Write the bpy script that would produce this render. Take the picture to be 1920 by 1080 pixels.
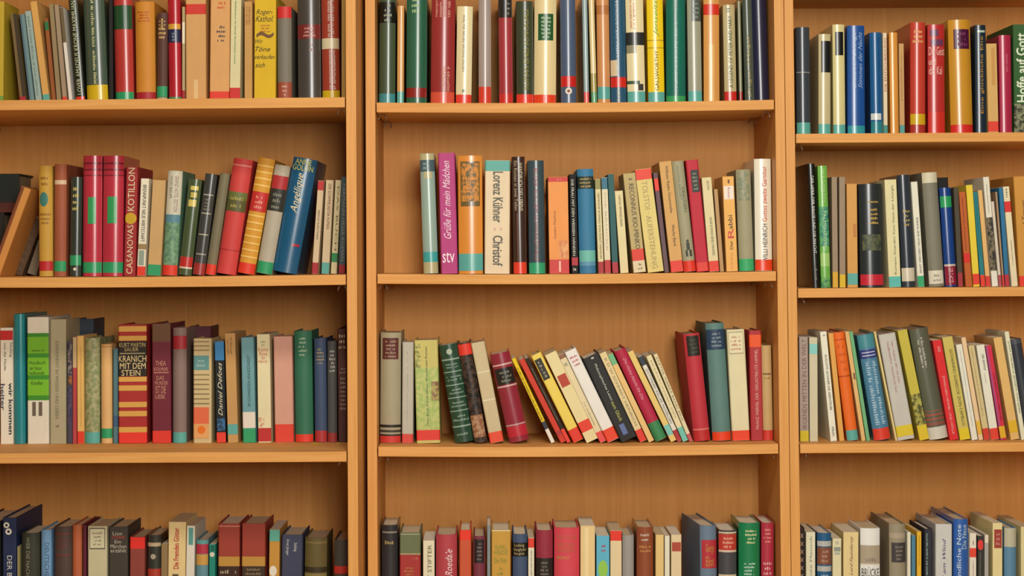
import bpy, bmesh, math, random
from mathutils import Matrix, Vector

# ------------------------------------------------------------------ scene, camera, light
for o in list(bpy.data.objects):
    bpy.data.objects.remove(o)
scene = bpy.context.scene
COL = scene.collection
R = math.radians

ZC = 1.35                    # eye height above the floor
D = 3.2                      # distance camera - front edge of the middle bookcase
F = 3200.0                   # focal length in pixels of a 1920 wide frame
CX, CY = 907.0, 382.0        # principal point (the photograph is a crop)
PITCH, ROLL = 1.85, -0.41

cam = bpy.data.cameras.new('camera')
cam.sensor_width = 36.0
cam.lens = F * 36.0 / 1920.0
cam.shift_x = (960.0 - CX) / 1920.0
cam.shift_y = (CY - 540.0) / 1920.0
cam.clip_start = 0.05
camo = bpy.data.objects.new('camera', cam)
COL.objects.link(camo)
CAMROT = Matrix.Rotation(R(90 + PITCH), 3, 'X') @ Matrix.Rotation(R(ROLL), 3, 'Z')
camo.matrix_world = Matrix.Translation((0, -D, ZC)) @ CAMROT.to_4x4()
scene.camera = camo

world = bpy.data.worlds.new('room_light')
scene.world = world
world.use_nodes = True
world.node_tree.nodes['Background'].inputs[0].default_value = (1.0, 0.94, 0.86, 1)
world.node_tree.nodes['Background'].inputs[1].default_value = 0.022


def area(name, loc, target, sx, sy, power, col):
    l = bpy.data.lights.new(name, 'AREA')
    l.shape = 'RECTANGLE'
    l.size, l.size_y = sx, sy
    l.energy = power
    l.color = col
    o = bpy.data.objects.new(name, l)
    o.location = loc
    o.rotation_euler = (Vector(target) - Vector(loc)).to_track_quat('-Z', 'Y').to_euler()
    COL.objects.link(o)


area('front_area_light', (0.4, -3.45, ZC + 0.58), (0.2, 0, ZC - 0.15), 0.75, 1.1, 71, (1.0, 0.965, 0.91))  # soft area light added behind the camera for the frontal light
area('ceiling_lamp', (0.2, -1.9, 2.85), (0.2, -1.9, 0), 2.2, 0.4, 46, (1.0, 0.95, 0.86))

scene.view_settings.view_transform = 'Standard'
scene.view_settings.look = 'None'
scene.view_settings.gamma = 1
scene.view_settings.use_curve_mapping = False
scene.view_settings.exposure = 0.09

# ------------------------------------------------------------------ materials
def lin(h):
    h = h.lstrip('#')
    out = []
    for i in (0, 2, 4):
        c = int(h[i:i + 2], 16) / 255.0
        out.append(c / 12.92 if c <= 0.04045 else ((c + 0.055) / 1.055) ** 2.4)
    return out


MATS = {}


def mat(col, kind='cloth', col2=None):
    key = (col, kind, col2)
    if key in MATS:
        return MATS[key]
    m = bpy.data.materials.new(kind + '_' + col.lstrip('#'))
    m.use_nodes = True
    nt = m.node_tree
    N, L = nt.nodes, nt.links
    b = N['Principled BSDF']
    rgb = lin(col)
    tc = N.new('ShaderNodeTexCoord')
    mp = N.new('ShaderNodeMapping')
    no = N.new('ShaderNodeTexNoise')
    mix = N.new('ShaderNodeMix')
    mix.data_type = 'RGBA'
    L.new(tc.outputs['Object'], mp.inputs[0])
    L.new(mp.outputs[0], no.inputs['Vector'])
    L.new(mix.outputs[2], b.inputs['Base Color'])
    sc, lo, hi, rough = (60, 60, 25), 0.9, 1.07, 0.55
    if kind == 'cloth':
        rough = 0.6
    elif kind == 'gloss':
        sc, rough = (90, 60, 8), 0.3
        b.inputs['Coat Weight'].default_value = 0.4
        b.inputs['Coat Roughness'].default_value = 0.2
    elif kind == 'paper':
        rough = 0.75
    elif kind == 'pages':
        sc, lo, hi, rough = (900, 40, 40), 0.72, 1.08, 0.9
    elif kind == 'ink':
        lo, hi, rough = 0.95, 1.03, 0.5
    elif kind == 'mottle':
        sc, rough = (120, 120, 120), 0.45
    elif kind == 'gilt':
        sc, lo, hi, rough = (300, 300, 300), 0.8, 1.1, 0.4
    mp.inputs['Scale'].default_value = sc
    no.inputs['Scale'].default_value = 1.0
    no.inputs['Detail'].default_value = 3.0
    b.inputs['Roughness'].default_value = rough
    if kind != 'gloss':
        b.inputs['Specular IOR Level'].default_value = 0.35
    a = [c * lo for c in rgb]
    z = [min(1, c * hi) for c in rgb]
    if col2:
        a, z = rgb, lin(col2)
        ramp = N.new('ShaderNodeValToRGB')
        ramp.color_ramp.elements[0].position = 0.42
        ramp.color_ramp.elements[1].position = 0.58
        L.new(no.outputs['Fac'], ramp.inputs[0])
        L.new(ramp.outputs[0], mix.inputs[0])
    else:
        L.new(no.outputs['Fac'], mix.inputs[0])
    mix.inputs[6].default_value = (*a, 1)
    mix.inputs[7].default_value = (*z, 1)
    MATS[key] = m
    return m


def wood(name, c1, c2, scale, rough=0.42):
    m = bpy.data.materials.new(name)
    m.use_nodes = True
    nt = m.node_tree
    N, L = nt.nodes, nt.links
    b = N['Principled BSDF']
    tc = N.new('ShaderNodeTexCoord')
    mp = N.new('ShaderNodeMapping')
    mp.inputs['Scale'].default_value = scale
    no = N.new('ShaderNodeTexNoise')
    no.inputs['Scale'].default_value = 1.0
    no.inputs['Detail'].default_value = 5.0
    no.inputs['Roughness'].default_value = 0.65
    ramp = N.new('ShaderNodeValToRGB')
    ramp.color_ramp.elements[0].position = 0.32
    ramp.color_ramp.elements[1].position = 0.68
    ramp.color_ramp.elements[0].color = (*lin(c1), 1)
    ramp.color_ramp.elements[1].color = (*lin(c2), 1)
    bump = N.new('ShaderNodeBump')
    bump.inputs['Strength'].default_value = 0.06
    bump.inputs['Distance'].default_value = 0.001
    L.new(tc.outputs['Object'], mp.inputs[0])
    L.new(mp.outputs[0], no.inputs['Vector'])
    L.new(no.outputs['Fac'], ramp.inputs[0])
    L.new(ramp.outputs[0], b.inputs['Base Color'])
    L.new(no.outputs['Fac'], bump.inputs['Height'])
    L.new(bump.outputs[0], b.inputs['Normal'])
    b.inputs['Roughness'].default_value = rough
    b.inputs['Specular IOR Level'].default_value = 0.3
    return m


W_VERT = wood('beech_upright', '#cd8d46', '#dc9f57', (160, 160, 5), 0.5)
W_SHELF = wood('beech_shelf', '#cd8d46', '#dfa25a', (5, 40, 160), 0.6)
W_BACK = wood('beech_back', '#c7883f', '#d3944e', (120, 120, 4), 0.6)
M_METAL = bpy.data.materials.new('bracket_wire')
M_METAL.use_nodes = True
_b = M_METAL.node_tree.nodes['Principled BSDF']
_b.inputs['Metallic'].default_value = 0.8
_b.inputs['Roughness'].default_value = 0.35
_b.inputs['Base Color'].default_value = (0.36, 0.28, 0.2, 1)

# ------------------------------------------------------------------ projection helpers
def ray(px, py):
    return (CAMROT @ Vector(((px - CX) / F, -(py - CY) / F, -1.0))).normalized()


CAMPOS = Vector((0, -D, ZC))


class Bay:
    """A bookcase frame: local x along its width, y into its depth, z up."""
    def __init__(self, origin, ang):
        self.o = Vector((origin[0], origin[1], 0))
        self.a = R(ang)
        self.ex = Vector((math.cos(self.a), math.sin(self.a), 0))
        self.ey = Vector((-math.sin(self.a), math.cos(self.a), 0))

    def at(self, px, py, y):                      # pixel -> local (x, z) on the plane y
        d = ray(px, py)
        t = (y - (CAMPOS - self.o).dot(self.ey)) / d.dot(self.ey)
        p = CAMPOS + d * t - self.o
        return p.dot(self.ex), p.z

    def world(self, x, y, z):
        p = self.o + self.ex * x + self.ey * y
        return Vector((p.x, p.y, z))

    def pix(self, x, y, z):
        c = CAMROT.transposed() @ (self.world(x, y, z) - CAMPOS)
        return CX + F * c.x / -c.z, CY - F * c.y / -c.z


def on_plane(px, py, Y):
    d = ray(px, py)
    return CAMPOS + d * ((Y + D) / d.y)


LBAY = Bay(on_plane(668.7, 530, -0.11), -0.9)
CBAY = Bay((0, 0, 0), 0.0)
RBAY = Bay(on_plane(1476.9, 530, 0.001), 0.1)

# ------------------------------------------------------------------ mesh helpers
def link(o, parent=None):
    COL.objects.link(o)
    if parent:
        o.parent = parent
    return o


def mesh_obj(name, verts, faces, material, parent=None, smooth=False):
    me = bpy.data.meshes.new(name)
    me.from_pydata(verts, [], faces)
    if smooth:
        me.polygons.foreach_set('use_smooth', [True] * len(me.polygons))
    me.materials.append(material)
    return link(bpy.data.objects.new(name, me), parent)


def box_vf(x0, x1, y0, y1, z0, z1):
    v = [(x0, y0, z0), (x1, y0, z0), (x1, y1, z0), (x0, y1, z0), (x0, y0, z1), (x1, y0, z1), (x1, y1, z1), (x0, y1, z1)]
    f = [(0, 3, 2, 1), (4, 5, 6, 7), (0, 1, 5, 4), (1, 2, 6, 5), (2, 3, 7, 6), (3, 0, 4, 7)]
    return v, f


def bevel_box(name, x0, x1, y0, y1, z0, z1, material, parent, bev=0.0012, segx=1, sag=0.0):
    bm = bmesh.new()
    v, f = box_vf(x0, x1, y0, y1, z0, z1)
    vs = [bm.verts.new(p) for p in v]
    for q in f:
        bm.faces.new([vs[i] for i in q])
    bmesh.ops.bevel(bm, geom=list(bm.edges), offset=bev, segments=2, affect='EDGES', profile=0.6)
    if segx > 1:
        for k in range(1, segx):
            xx = x0 + (x1 - x0) * k / segx
            bmesh.ops.bisect_plane(bm, geom=list(bm.verts) + list(bm.edges) + list(bm.faces), plane_co=(xx, 0, 0), plane_no=(1, 0, 0))
        for vv in bm.verts:
            t = (vv.co.x - x0) / (x1 - x0)
            vv.co.z -= sag * 4 * t * (1 - t)
    me = bpy.data.meshes.new(name)
    bm.to_mesh(me)
    bm.free()
    me.materials.append(material)
    return link(bpy.data.objects.new(name, me), parent)


def thing(name, label, cat, loc, rot=(0, 0, 0), group=None):
    o = bpy.data.objects.new(name, None)
    o.empty_display_size = 0.05
    o.location = loc
    o.rotation_euler = rot
    o['label'] = label
    o['category'] = cat
    if group:
        o['group'] = group
    return link(o)


# ------------------------------------------------------------------ room behind and below
def struct(name, x0, x1, y0, y1, z0, z1, m):
    v, f = box_vf(x0, x1, y0, y1, z0, z1)
    o = mesh_obj(name, v, f, m)
    o['kind'] = 'structure'
    return o


struct('floor', -3.5, 3.5, -6, 0.5, -0.1, 0.0, mat('#d2bd98', 'paper'))
struct('wall_back', -3.5, 3.5, 0.4, 0.5, 0.0, 2.9, mat('#e2dccb', 'paper'))

# ------------------------------------------------------------------ bookcases
TH = 0.0185


def zat(bay, pts, y=0.0):
    return sum(bay.at(px, py, y)[1] for px, py in pts) / len(pts)


BAYS = {}


def arc_wire(r=0.009, t=0.0012, n=9, m=6):
    v, f = [], []
    for i in range(n):
        a = math.pi * (0.0 + 0.95 * i / (n - 1))
        c = Vector((r * math.cos(a), 0, -r * 1.5 + r * 1.5 * math.sin(a)))
        nrm = Vector((math.cos(a), 0, math.sin(a)))
        for k in range(m):
            b = 2 * math.pi * k / m
            v.append(tuple(c + nrm * (t * math.cos(b)) + Vector((0, t * math.sin(b), 0))))
    for i in range(n - 1):
        for k in range(m):
            f.append((i * m + k, i * m + (k + 1) % m, (i + 1) * m + (k + 1) % m, (i + 1) * m + k))
    f.append(tuple(range(m)))
    f.append(tuple(range((n - 1) * m, n * m))[::-1])
    me = bpy.data.meshes.new('shelf_bracket')
    me.from_pydata(v, [], f)
    me.polygons.foreach_set('use_smooth', [True] * len(me.polygons))
    me.materials.append(M_METAL)
    return me


WIRE = arc_wire()


def bookcase(key, bay, xl, xr, depth, zs, label, sags, shelf_y0=0.0, TH=TH):
    """xl, xr inner faces (local x); zs the shelf tops from the top down"""
    root = thing('bookcase', label, 'bookcase', bay.world((xl + xr) / 2, 0, 0), (0, 0, bay.a), 'beech bookcases along the wall')
    hw = (xr - xl) / 2
    top = zs[0] + 0.36
    bevel_box('side_panel', -hw - TH, -hw, 0, depth, 0, top, W_VERT, root)
    bevel_box('side_panel', hw, hw + TH, 0, depth, 0, top, W_VERT, root)
    bevel_box('back_panel', -hw, hw, depth - 0.006, depth, 0.05, top - 0.02, W_BACK, root, 0.0005)
    bevel_box('top_panel', -hw, hw, 0.001, depth - 0.006, top - 0.02, top, W_SHELF, root)
    bevel_box('plinth', -hw, hw, 0.02, 0.04, 0, 0.06, W_SHELF, root)
    for z, s in zip(zs, sags):
        sh = bevel_box('shelf', -hw + 0.002, hw - 0.002, shelf_y0, depth - 0.007, z - TH, z, W_SHELF, root, 0.0012, 12 if s else 1, s)
        for sx in (-1, 1):
            for yy in (0.035, depth - 0.06):
                w = link(bpy.data.objects.new('shelf_bracket', WIRE), sh)
                w.location = (sx * (hw - 0.0115), yy, z - TH - 0.0003)
                w.rotation_euler = (0, 0, 0.5 * sx)
    BAYS[key] = dict(bay=bay, xl=xl, xr=xr, zs=zs, sags=sags, depth=depth, top=top)
    return root


# middle
z1 = zat(CBAY, [(710, 192), (1445, 187)])
z2 = zat(CBAY, [(710, 514), (1445, 508)])
z3 = zat(CBAY, [(710, 837.5), (1445, 832)])
sp = (z1 - z3) / 2
cxl = CBAY.at(705.5, 530, 0)[0]
cxr = CBAY.at(1457.6, 530, 0)[0]
bookcase('C', CBAY, cxl, cxr, 0.26, [z1 + sp, z1, z2, z3, z3 - sp, z3 - 2 * sp],
         'middle beech bookcase with sagging shelves full of books', [0.003] * 6)
# left
z1 = zat(LBAY, [(460, 184.3), (640, 181), (200, 187)])
z2 = zat(LBAY, [(150, 518.0), (360, 518), (640, 514)])
z3 = zat(LBAY, [(100, 847), (360, 848), (640, 849.5)])
sp = (z1 - z3) / 2
lxr = LBAY.at(650.2, 530, 0)[0]
bookcase('L', LBAY, lxr - 0.742, lxr, 0.37, [z1 + sp, z1, z2, z3, z3 - sp, z3 - 2 * sp],
         'left beech bookcase standing further forward than its neighbours', [0, 0, 0.002, 0, 0, 0])
# right
z1 = zat(RBAY, [(1500, 249), (1860, 250)])
z2 = zat(RBAY, [(1500, 540), (1860, 539.5)])
z3 = zat(RBAY, [(1503, 832.5), (1860, 830)])
sp = (z1 - z3) / 2
rxl = RBAY.at(1494.3, 530, 0)[0]
bookcase('R', RBAY, rxl, rxl + 0.745, 0.26, [z1 + sp, z1, z2, z3, z3 - sp, z3 - 2 * sp],
         'right beech bookcase with closer spaced shelves at photo edge', [0] * 6, TH=0.0174)

# ------------------------------------------------------------------ books
rng = random.Random(7)
ROWNAME = ['top shelf', 'second shelf', 'third shelf', 'bottom shelf']
BAYNAME = {'L': 'left bookcase', 'C': 'middle bookcase', 'R': 'right bookcase'}
SETBACK = {'L': (0.155, 0.15, 0.155, 0.15), 'C': (0.055, 0.04, 0.055, 0.05), 'R': (0.045, 0.04, 0.04, 0.05)}
TEXTS = []
PAGES = ['#d6c4a2', '#dfd1b2', '#c9b592', '#e2d7be', '#cdb892']


def spine_profile(w, style, n):
    """list of (x, y) along the spine front, left to right"""
    if style in 'hg':
        b = min((0.24 if style == 'h' else 0.15) * w, 0.009)
        r = (w * w / 4 + b * b) / (2 * b)
        out = []
        for i in range(n + 1):
            x = -w / 2 + w * i / n
            out.append((x, r - math.sqrt(max(r * r - x * x, 0))))
        return out
    if style == 'f':
        c = min(0.0025, w * 0.2)
    else:
        c = min(0.0008, w * 0.12)
    return [(-w / 2, c), (-w / 2 + c * 0.35, c * 0.35), (-w / 2 + c, 0), (w / 2 - c, 0), (w / 2 - c * 0.35, c * 0.35), (w / 2, c)]


def prof_y(prof, x):
    if x <= prof[0][0]:
        return prof[0][1]
    for (xa, ya), (xb, yb) in zip(prof, prof[1:]):
        if x <= xb:
            t = (x - xa) / (xb - xa) if xb > xa else 0
            return ya + (yb - ya) * t
    return prof[-1][1]


def strip(name, prof, w, u0, u1, z0, z1, m, parent, off=0.00035):
    x0, x1 = -w / 2 + u0 * w, -w / 2 + u1 * w
    xs = [x0] + [x for x, _ in prof if x0 + 1e-5 < x < x1 - 1e-5] + [x1]
    v, f = [], []
    for x in xs:
        y = prof_y(prof, x)
        v += [(x, y - off, z0), (x, y - off, z1), (x, y + 0.0004, z0), (x, y + 0.0004, z1)]
    for i in range(len(xs) - 1):
        a, b = i * 4, i * 4 + 4
        f += [(a, b, b + 1, a + 1), (a + 1, b + 1, b + 3, a + 3), (a, a + 2, b + 2, b)]
    e = (len(xs) - 1) * 4
    f += [(0, 1, 3, 2), (e, e + 2, e + 3, e + 1)]
    o = mesh_obj(name, v, f, m, parent)
    return o


def dashes(prof, w, u0, u1, z0, z1, n, mode, m, parent, off=0.0006):
    """rows or columns of small illegible print"""
    v, f = [], []

    def quad(xa, xb, za, zb):
        k = len(v)
        ya, yb = prof_y(prof, xa) - off, prof_y(prof, xb) - off
        v.extend([(xa, ya, za), (xb, yb, za), (xb, yb, zb), (xa, ya, zb)])
        f.append((k, k + 1, k + 2, k + 3))
    xa, xb = -w / 2 + u0 * w, -w / 2 + u1 * w
    if mode == 'h':
        pitch = (z1 - z0) / n
        ch = min(pitch * 0.62, 0.0075)
        for i in range(n):
            zc = z1 - pitch * (i + 0.5)
            ln = (xb - xa) * rng.uniform(0.62, 1.0)
            x = (xa + xb) / 2 - ln / 2
            end = x + ln
            while x < end:
                s = ch * rng.uniform(0.22, 0.42)
                hh = ch * rng.uniform(0.55, 1.0)
                if rng.random() > 0.1:
                    quad(x, min(x + s, end), zc - ch / 2, zc - ch / 2 + hh)
                    if rng.random() > 0.45:
                        quad(x, min(x + s * 1.7, end), zc - ch / 2 + hh * 0.4, zc - ch / 2 + hh * 0.6)
                x += s * 1.75
    else:
        pitch = (xb - xa) / n
        cw = pitch * 0.7
        for i in range(n):
            xc = xa + pitch * (i + 0.5)
            z = z0
            while z < z1:
                s = cw * rng.uniform(0.2, 0.36)
                hh = cw * rng.uniform(0.55, 1.0)
                if rng.random() > 0.1:
                    quad(xc - cw / 2, xc - cw / 2 + hh, z, min(z + s, z1))
                    if rng.random() > 0.45:
                        quad(xc - cw / 2 + hh * 0.4, xc - cw / 2 + hh * 0.65, z, min(z + s * 1.8, z1))
                z += s * 1.9
    if f:
        mesh_obj('printed_lines', v, f, m, parent)


def disc(prof, w, u, zc, r, m, parent, off=0.0006, n=16, el=1.0):
    xc = -w / 2 + u * w
    v, f = [], []
    for i in range(n + 1):
        a = math.pi * i / n
        x = max(-w / 2, min(w / 2, xc - r * math.cos(a)))
        y = prof_y(prof, x) - off
        dz = el * r * max(math.sin(a), 0.02)
        v += [(x, y, zc - dz), (x, y, zc + dz)]
    for i in range(n):
        f.append((2 * i, 2 * i + 2, 2 * i + 3, 2 * i + 1))
    mesh_obj('emblem', v, f, m, parent)


def solve(bk, row, spec):
    """position, lean and size of one book from where its spine stands"""
    xbl, xbr, xtl, ytop = spec[:4]
    opt = spec[8] if len(spec) > 8 else {}
    B = BAYS[bk]
    bay = B['bay']
    sb = SETBACK[bk][row] + opt.get('sb', 0.0)
    zshelf = B['zs'][row + 1]
    sag = B['sags'][row + 1]
    ymid = bay.pix((B['xl'] + B['xr']) / 2, sb, zshelf)[1]
    a0, a1 = bay.at(xbl, ymid, sb)[0], bay.at(xbr, ymid, sb)[0]
    xc = (a0 + a1) / 2
    w = a1 - a0
    t = (xc - B['xl']) / (B['xr'] - B['xl'])
    zb = zshelf
    if sag:
        zb += -sag * 4 * t * (1 - t) + abs(sag * 4 * (1 - 2 * t) / (B['xr'] - B['xl'])) * w / 2 + 0.0002
    ybot = bay.pix(xc, sb, zb)[1]
    xt, zt = bay.at(xtl + (xbr - xbl) / 2, ytop, sb)
    th = math.atan2(xt - xc, zt - zb)
    h = (zt - zb - abs(math.sin(th)) * w / 2) / math.cos(th)
    w = max(w - 0.0008, 0.003)
    top_x = xc + h * math.sin(th)
    over = max(xc, top_x) + w / 2 + 0.002 - B['xr']
    if over > 0:
        xc -= over
    under = B['xl'] - (min(xc, top_x) - w / 2 - 0.002)
    if under > 0:
        xc += under
    d = opt.get('d')
    if d is None:
        d = min(max(h * rng.uniform(0.6, 0.7), 0.115), 0.17)
        if bk == 'C' and row == 0:
            d = 0.185
    d = min(d, B['depth'] - 0.012 - sb)
    return dict(sb=sb, xc=xc, zb=zb, th=th, h=h, w=w, d=d, ybot=ybot, ytop=ytop, extra=opt.get('sb', 0.0))


def quad2(p):
    c, s_ = math.cos(p['th']), math.sin(p['th'])
    z = p['zb'] + abs(s_) * p['w'] / 2
    return [(p['xc'] + x * c + zz * s_, z - x * s_ + zz * c) for x, zz in
            ((-p['w'] / 2, 0), (p['w'] / 2, 0), (p['w'] / 2, p['h']), (-p['w'] / 2, p['h']))]


def depth2(p, q):
    """how far two leaning rectangles reach into each other"""
    A, Bq = quad2(p), quad2(q)
    best = 1e9
    for th in (p['th'], q['th']):
        for ax in ((math.cos(th), -math.sin(th)), (math.sin(th), math.cos(th))):
            a = [x * ax[0] + z * ax[1] for x, z in A]
            b_ = [x * ax[0] + z * ax[1] for x, z in Bq]
            best = min(best, max(a) - min(b_), max(b_) - min(a))
    return best


def relax(ps):
    """neighbours on one shelf may touch but not run through one another"""
    front = [p for p in ps if p['extra'] == 0]
    front.sort(key=lambda p: p['xc'])
    for p in front:
        p['w0'] = p['w']
    for _ in range(60):
        worst = 0
        for i, p in enumerate(front):
            for q in front[i + 1:i + 4]:
                o = depth2(p, q) + 0.0003
                if o > 0.0002:
                    worst = max(worst, o)
                    m = (p['th'] + q['th']) / 2
                    if abs(p['th'] - q['th']) < R(6):
                        p['th'] += (m - p['th']) * 0.15
                        q['th'] += (m - q['th']) * 0.15
                    for r_ in (p, q):
                        if r_['w'] > r_['w0'] * 0.82:
                            r_['w'] -= o * 0.22
                    p['xc'] -= o * 0.2
                    q['xc'] += o * 0.2
        if worst < 0.0004:
            break
    for p in ps:
        if p['extra']:
            lo = min(x for x, _ in quad2(p))
            hi = max(x for x, _ in quad2(p))
            for q in front:
                xs = [x for x, _ in quad2(q)]
                if min(xs) < hi and max(xs) > lo:
                    q['d'] = min(q['d'], p['extra'] - 0.004)


def book(bk, row, spec, P):
    xbl, xbr, xtl, ytop, style, col, desc, marks = spec[:8]
    opt = spec[8] if len(spec) > 8 else {}
    bay = BAYS[bk]['bay']
    sb, xc, zb, th, h, w, d, ybot = (P[k_] for k_ in ('sb', 'xc', 'zb', 'th', 'h', 'w', 'd', 'ybot'))
    name = 'paperback_book' if style == 'p' else 'hardcover_book'
    label = desc + ', ' + ROWNAME[row] + ', ' + BAYNAME[bk]
    yaw = R(opt.get('yaw', 0.0))
    root = thing(name, label, 'book', bay.world(xc, sb, zb + abs(math.sin(th)) * w / 2 + 0.0003), (0, th, bay.a + yaw),
                 'books on the ' + ROWNAME[row] + ' of the ' + BAYNAME[bk])
    kind = opt.get('k', 'cloth' if style == 'h' else ('cloth' if style == 'f' else 'paper'))
    cm = mat(col, kind, opt.get('c2'))
    # cover: one U shaped mesh
    n = 12
    prof = spine_profile(w, 'g' if kind == 'gloss' and style != 'h' else style, n)
    tk = 0.0026 if style != 'p' else 0.0006
    tk = min(tk, w * 0.2)
    outer = [(-w / 2, d)] + prof + [(w / 2, d)]
    iw = w / 2 - tk
    inner = [(-iw, d)] + [(max(-iw, min(iw, x * iw / (w / 2))), y + tk) for x, y in prof] + [(iw, d)]
    v, f = [], []
    k = len(outer)
    for ring, zz in ((outer, 0.0), (outer, h), (inner, h), (inner, 0.0)):
        for i, (x, y) in enumerate(ring):
            v.append((x, y, zz))
    for i in range(k - 1):
        f.append((k + i, k + i + 1, 2 * k + i + 1, 2 * k + i))
        f.append((2 * k + i, 2 * k + i + 1, 3 * k + i + 1, 3 * k + i))
        f.append((3 * k + i, 3 * k + i + 1, i + 1, i))
    f.append((0, k, 2 * k, 3 * k))
    f.append((k - 1, 4 * k - 1, 3 * k - 1, 2 * k - 1))
    # outer skin on its own vertices: the boards flat, the spine smooth along its curve only
    nflat = len(f)
    for i in (0, k - 2):
        f.append((i, i + 1, k + i + 1, k + i))
    q = len(v)
    for x, y in prof:
        v += [(x, y, 0.0), (x, y, h)]
    nsm = len(f)
    for i in range(len(prof) - 1):
        f.append((q + 2 * i, q + 2 * i + 2, q + 2 * i + 3, q + 2 * i + 1))
    cov = mesh_obj('cover', v, f, cm, root)
    if style == 'h' or kind == 'gloss':
        for p in cov.data.polygons[nsm:]:
            p.use_smooth = True
    # page block
    ins = 0.003 if style != 'p' else 0.0002
    y0 = max(y for _, y in prof) + tk
    pv, pf = box_vf(-iw + 0.0001, iw - 0.0001, y0, d - (0.004 if style != 'p' else 0.0005), ins, h - ins)
    mesh_obj('pages', pv, pf, mat(opt.get('pg', PAGES[int(xbl) % 5]), 'pages'), root)

    def Z(y):
        return max(0.0005, min(h - 0.0005, h * (ybot - y) / (ybot - ytop)))
    lift = 0
    for mk in marks:
        c = mk[0]
        lift += 1
        off = 0.0003 + 0.00007 * lift
        if c == 'b':                                   # coloured band or pasted label
            u0, u1 = (mk[4], mk[5]) if len(mk) > 5 else (0.0, 1.0)
            tape = mk[1] > ybot - 60 and len(mk) <= 5
            km = mat(mk[3], 'gloss' if kind == 'gloss' else 'ink') if len(mk) < 7 else mat(mk[3], 'mottle', mk[6])
            if mk[1] > ybot - 14 and len(mk) <= 5:
                z0 = 0.0005
            else:
                z0 = Z(mk[2])
            if Z(mk[1]) - z0 > 0.0005:
                strip('label_tape' if tape else 'spine_label', prof, w, u0, u1, z0, Z(mk[1]), km, root, off)
        elif c == 't':
            TEXTS.append((mk[1], root, prof, w, mk[4], mk[5], Z(mk[3]), Z(mk[2]), mat(mk[6], 'ink'), mk[7], off + 0.0003))
        elif c == 'd':
            dashes(prof, w, mk[3], mk[4], Z(mk[2]), Z(mk[1]), mk[6], mk[7], mat(mk[5], 'ink'), root, off + 0.0002)
        elif c == 'o':
            disc(prof, w, mk[2], Z(mk[1]), mk[3] / 1000.0, mat(mk[4], 'ink'), root, off + 0.0002, el=mk[5] if len(mk) > 5 else 1.0)
    return root


# tape colours
RD, TQ, GN, YL, DR = '#dc3d2a', '#5ba69a', '#2f9a62', '#d6b41e', '#a8242c'


def b(y0, y1, c, *u):
    return ('b', y0, y1, c) + u


def t(s, y0, y1, u0, u1, c, d='d'):
    return ('t', s, y0, y1, u0, u1, c, d)


def dd(y0, y1, u0, u1, c, n=1, m='v'):
    return ('d', y0, y1, u0, u1, c, n, m)


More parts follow.
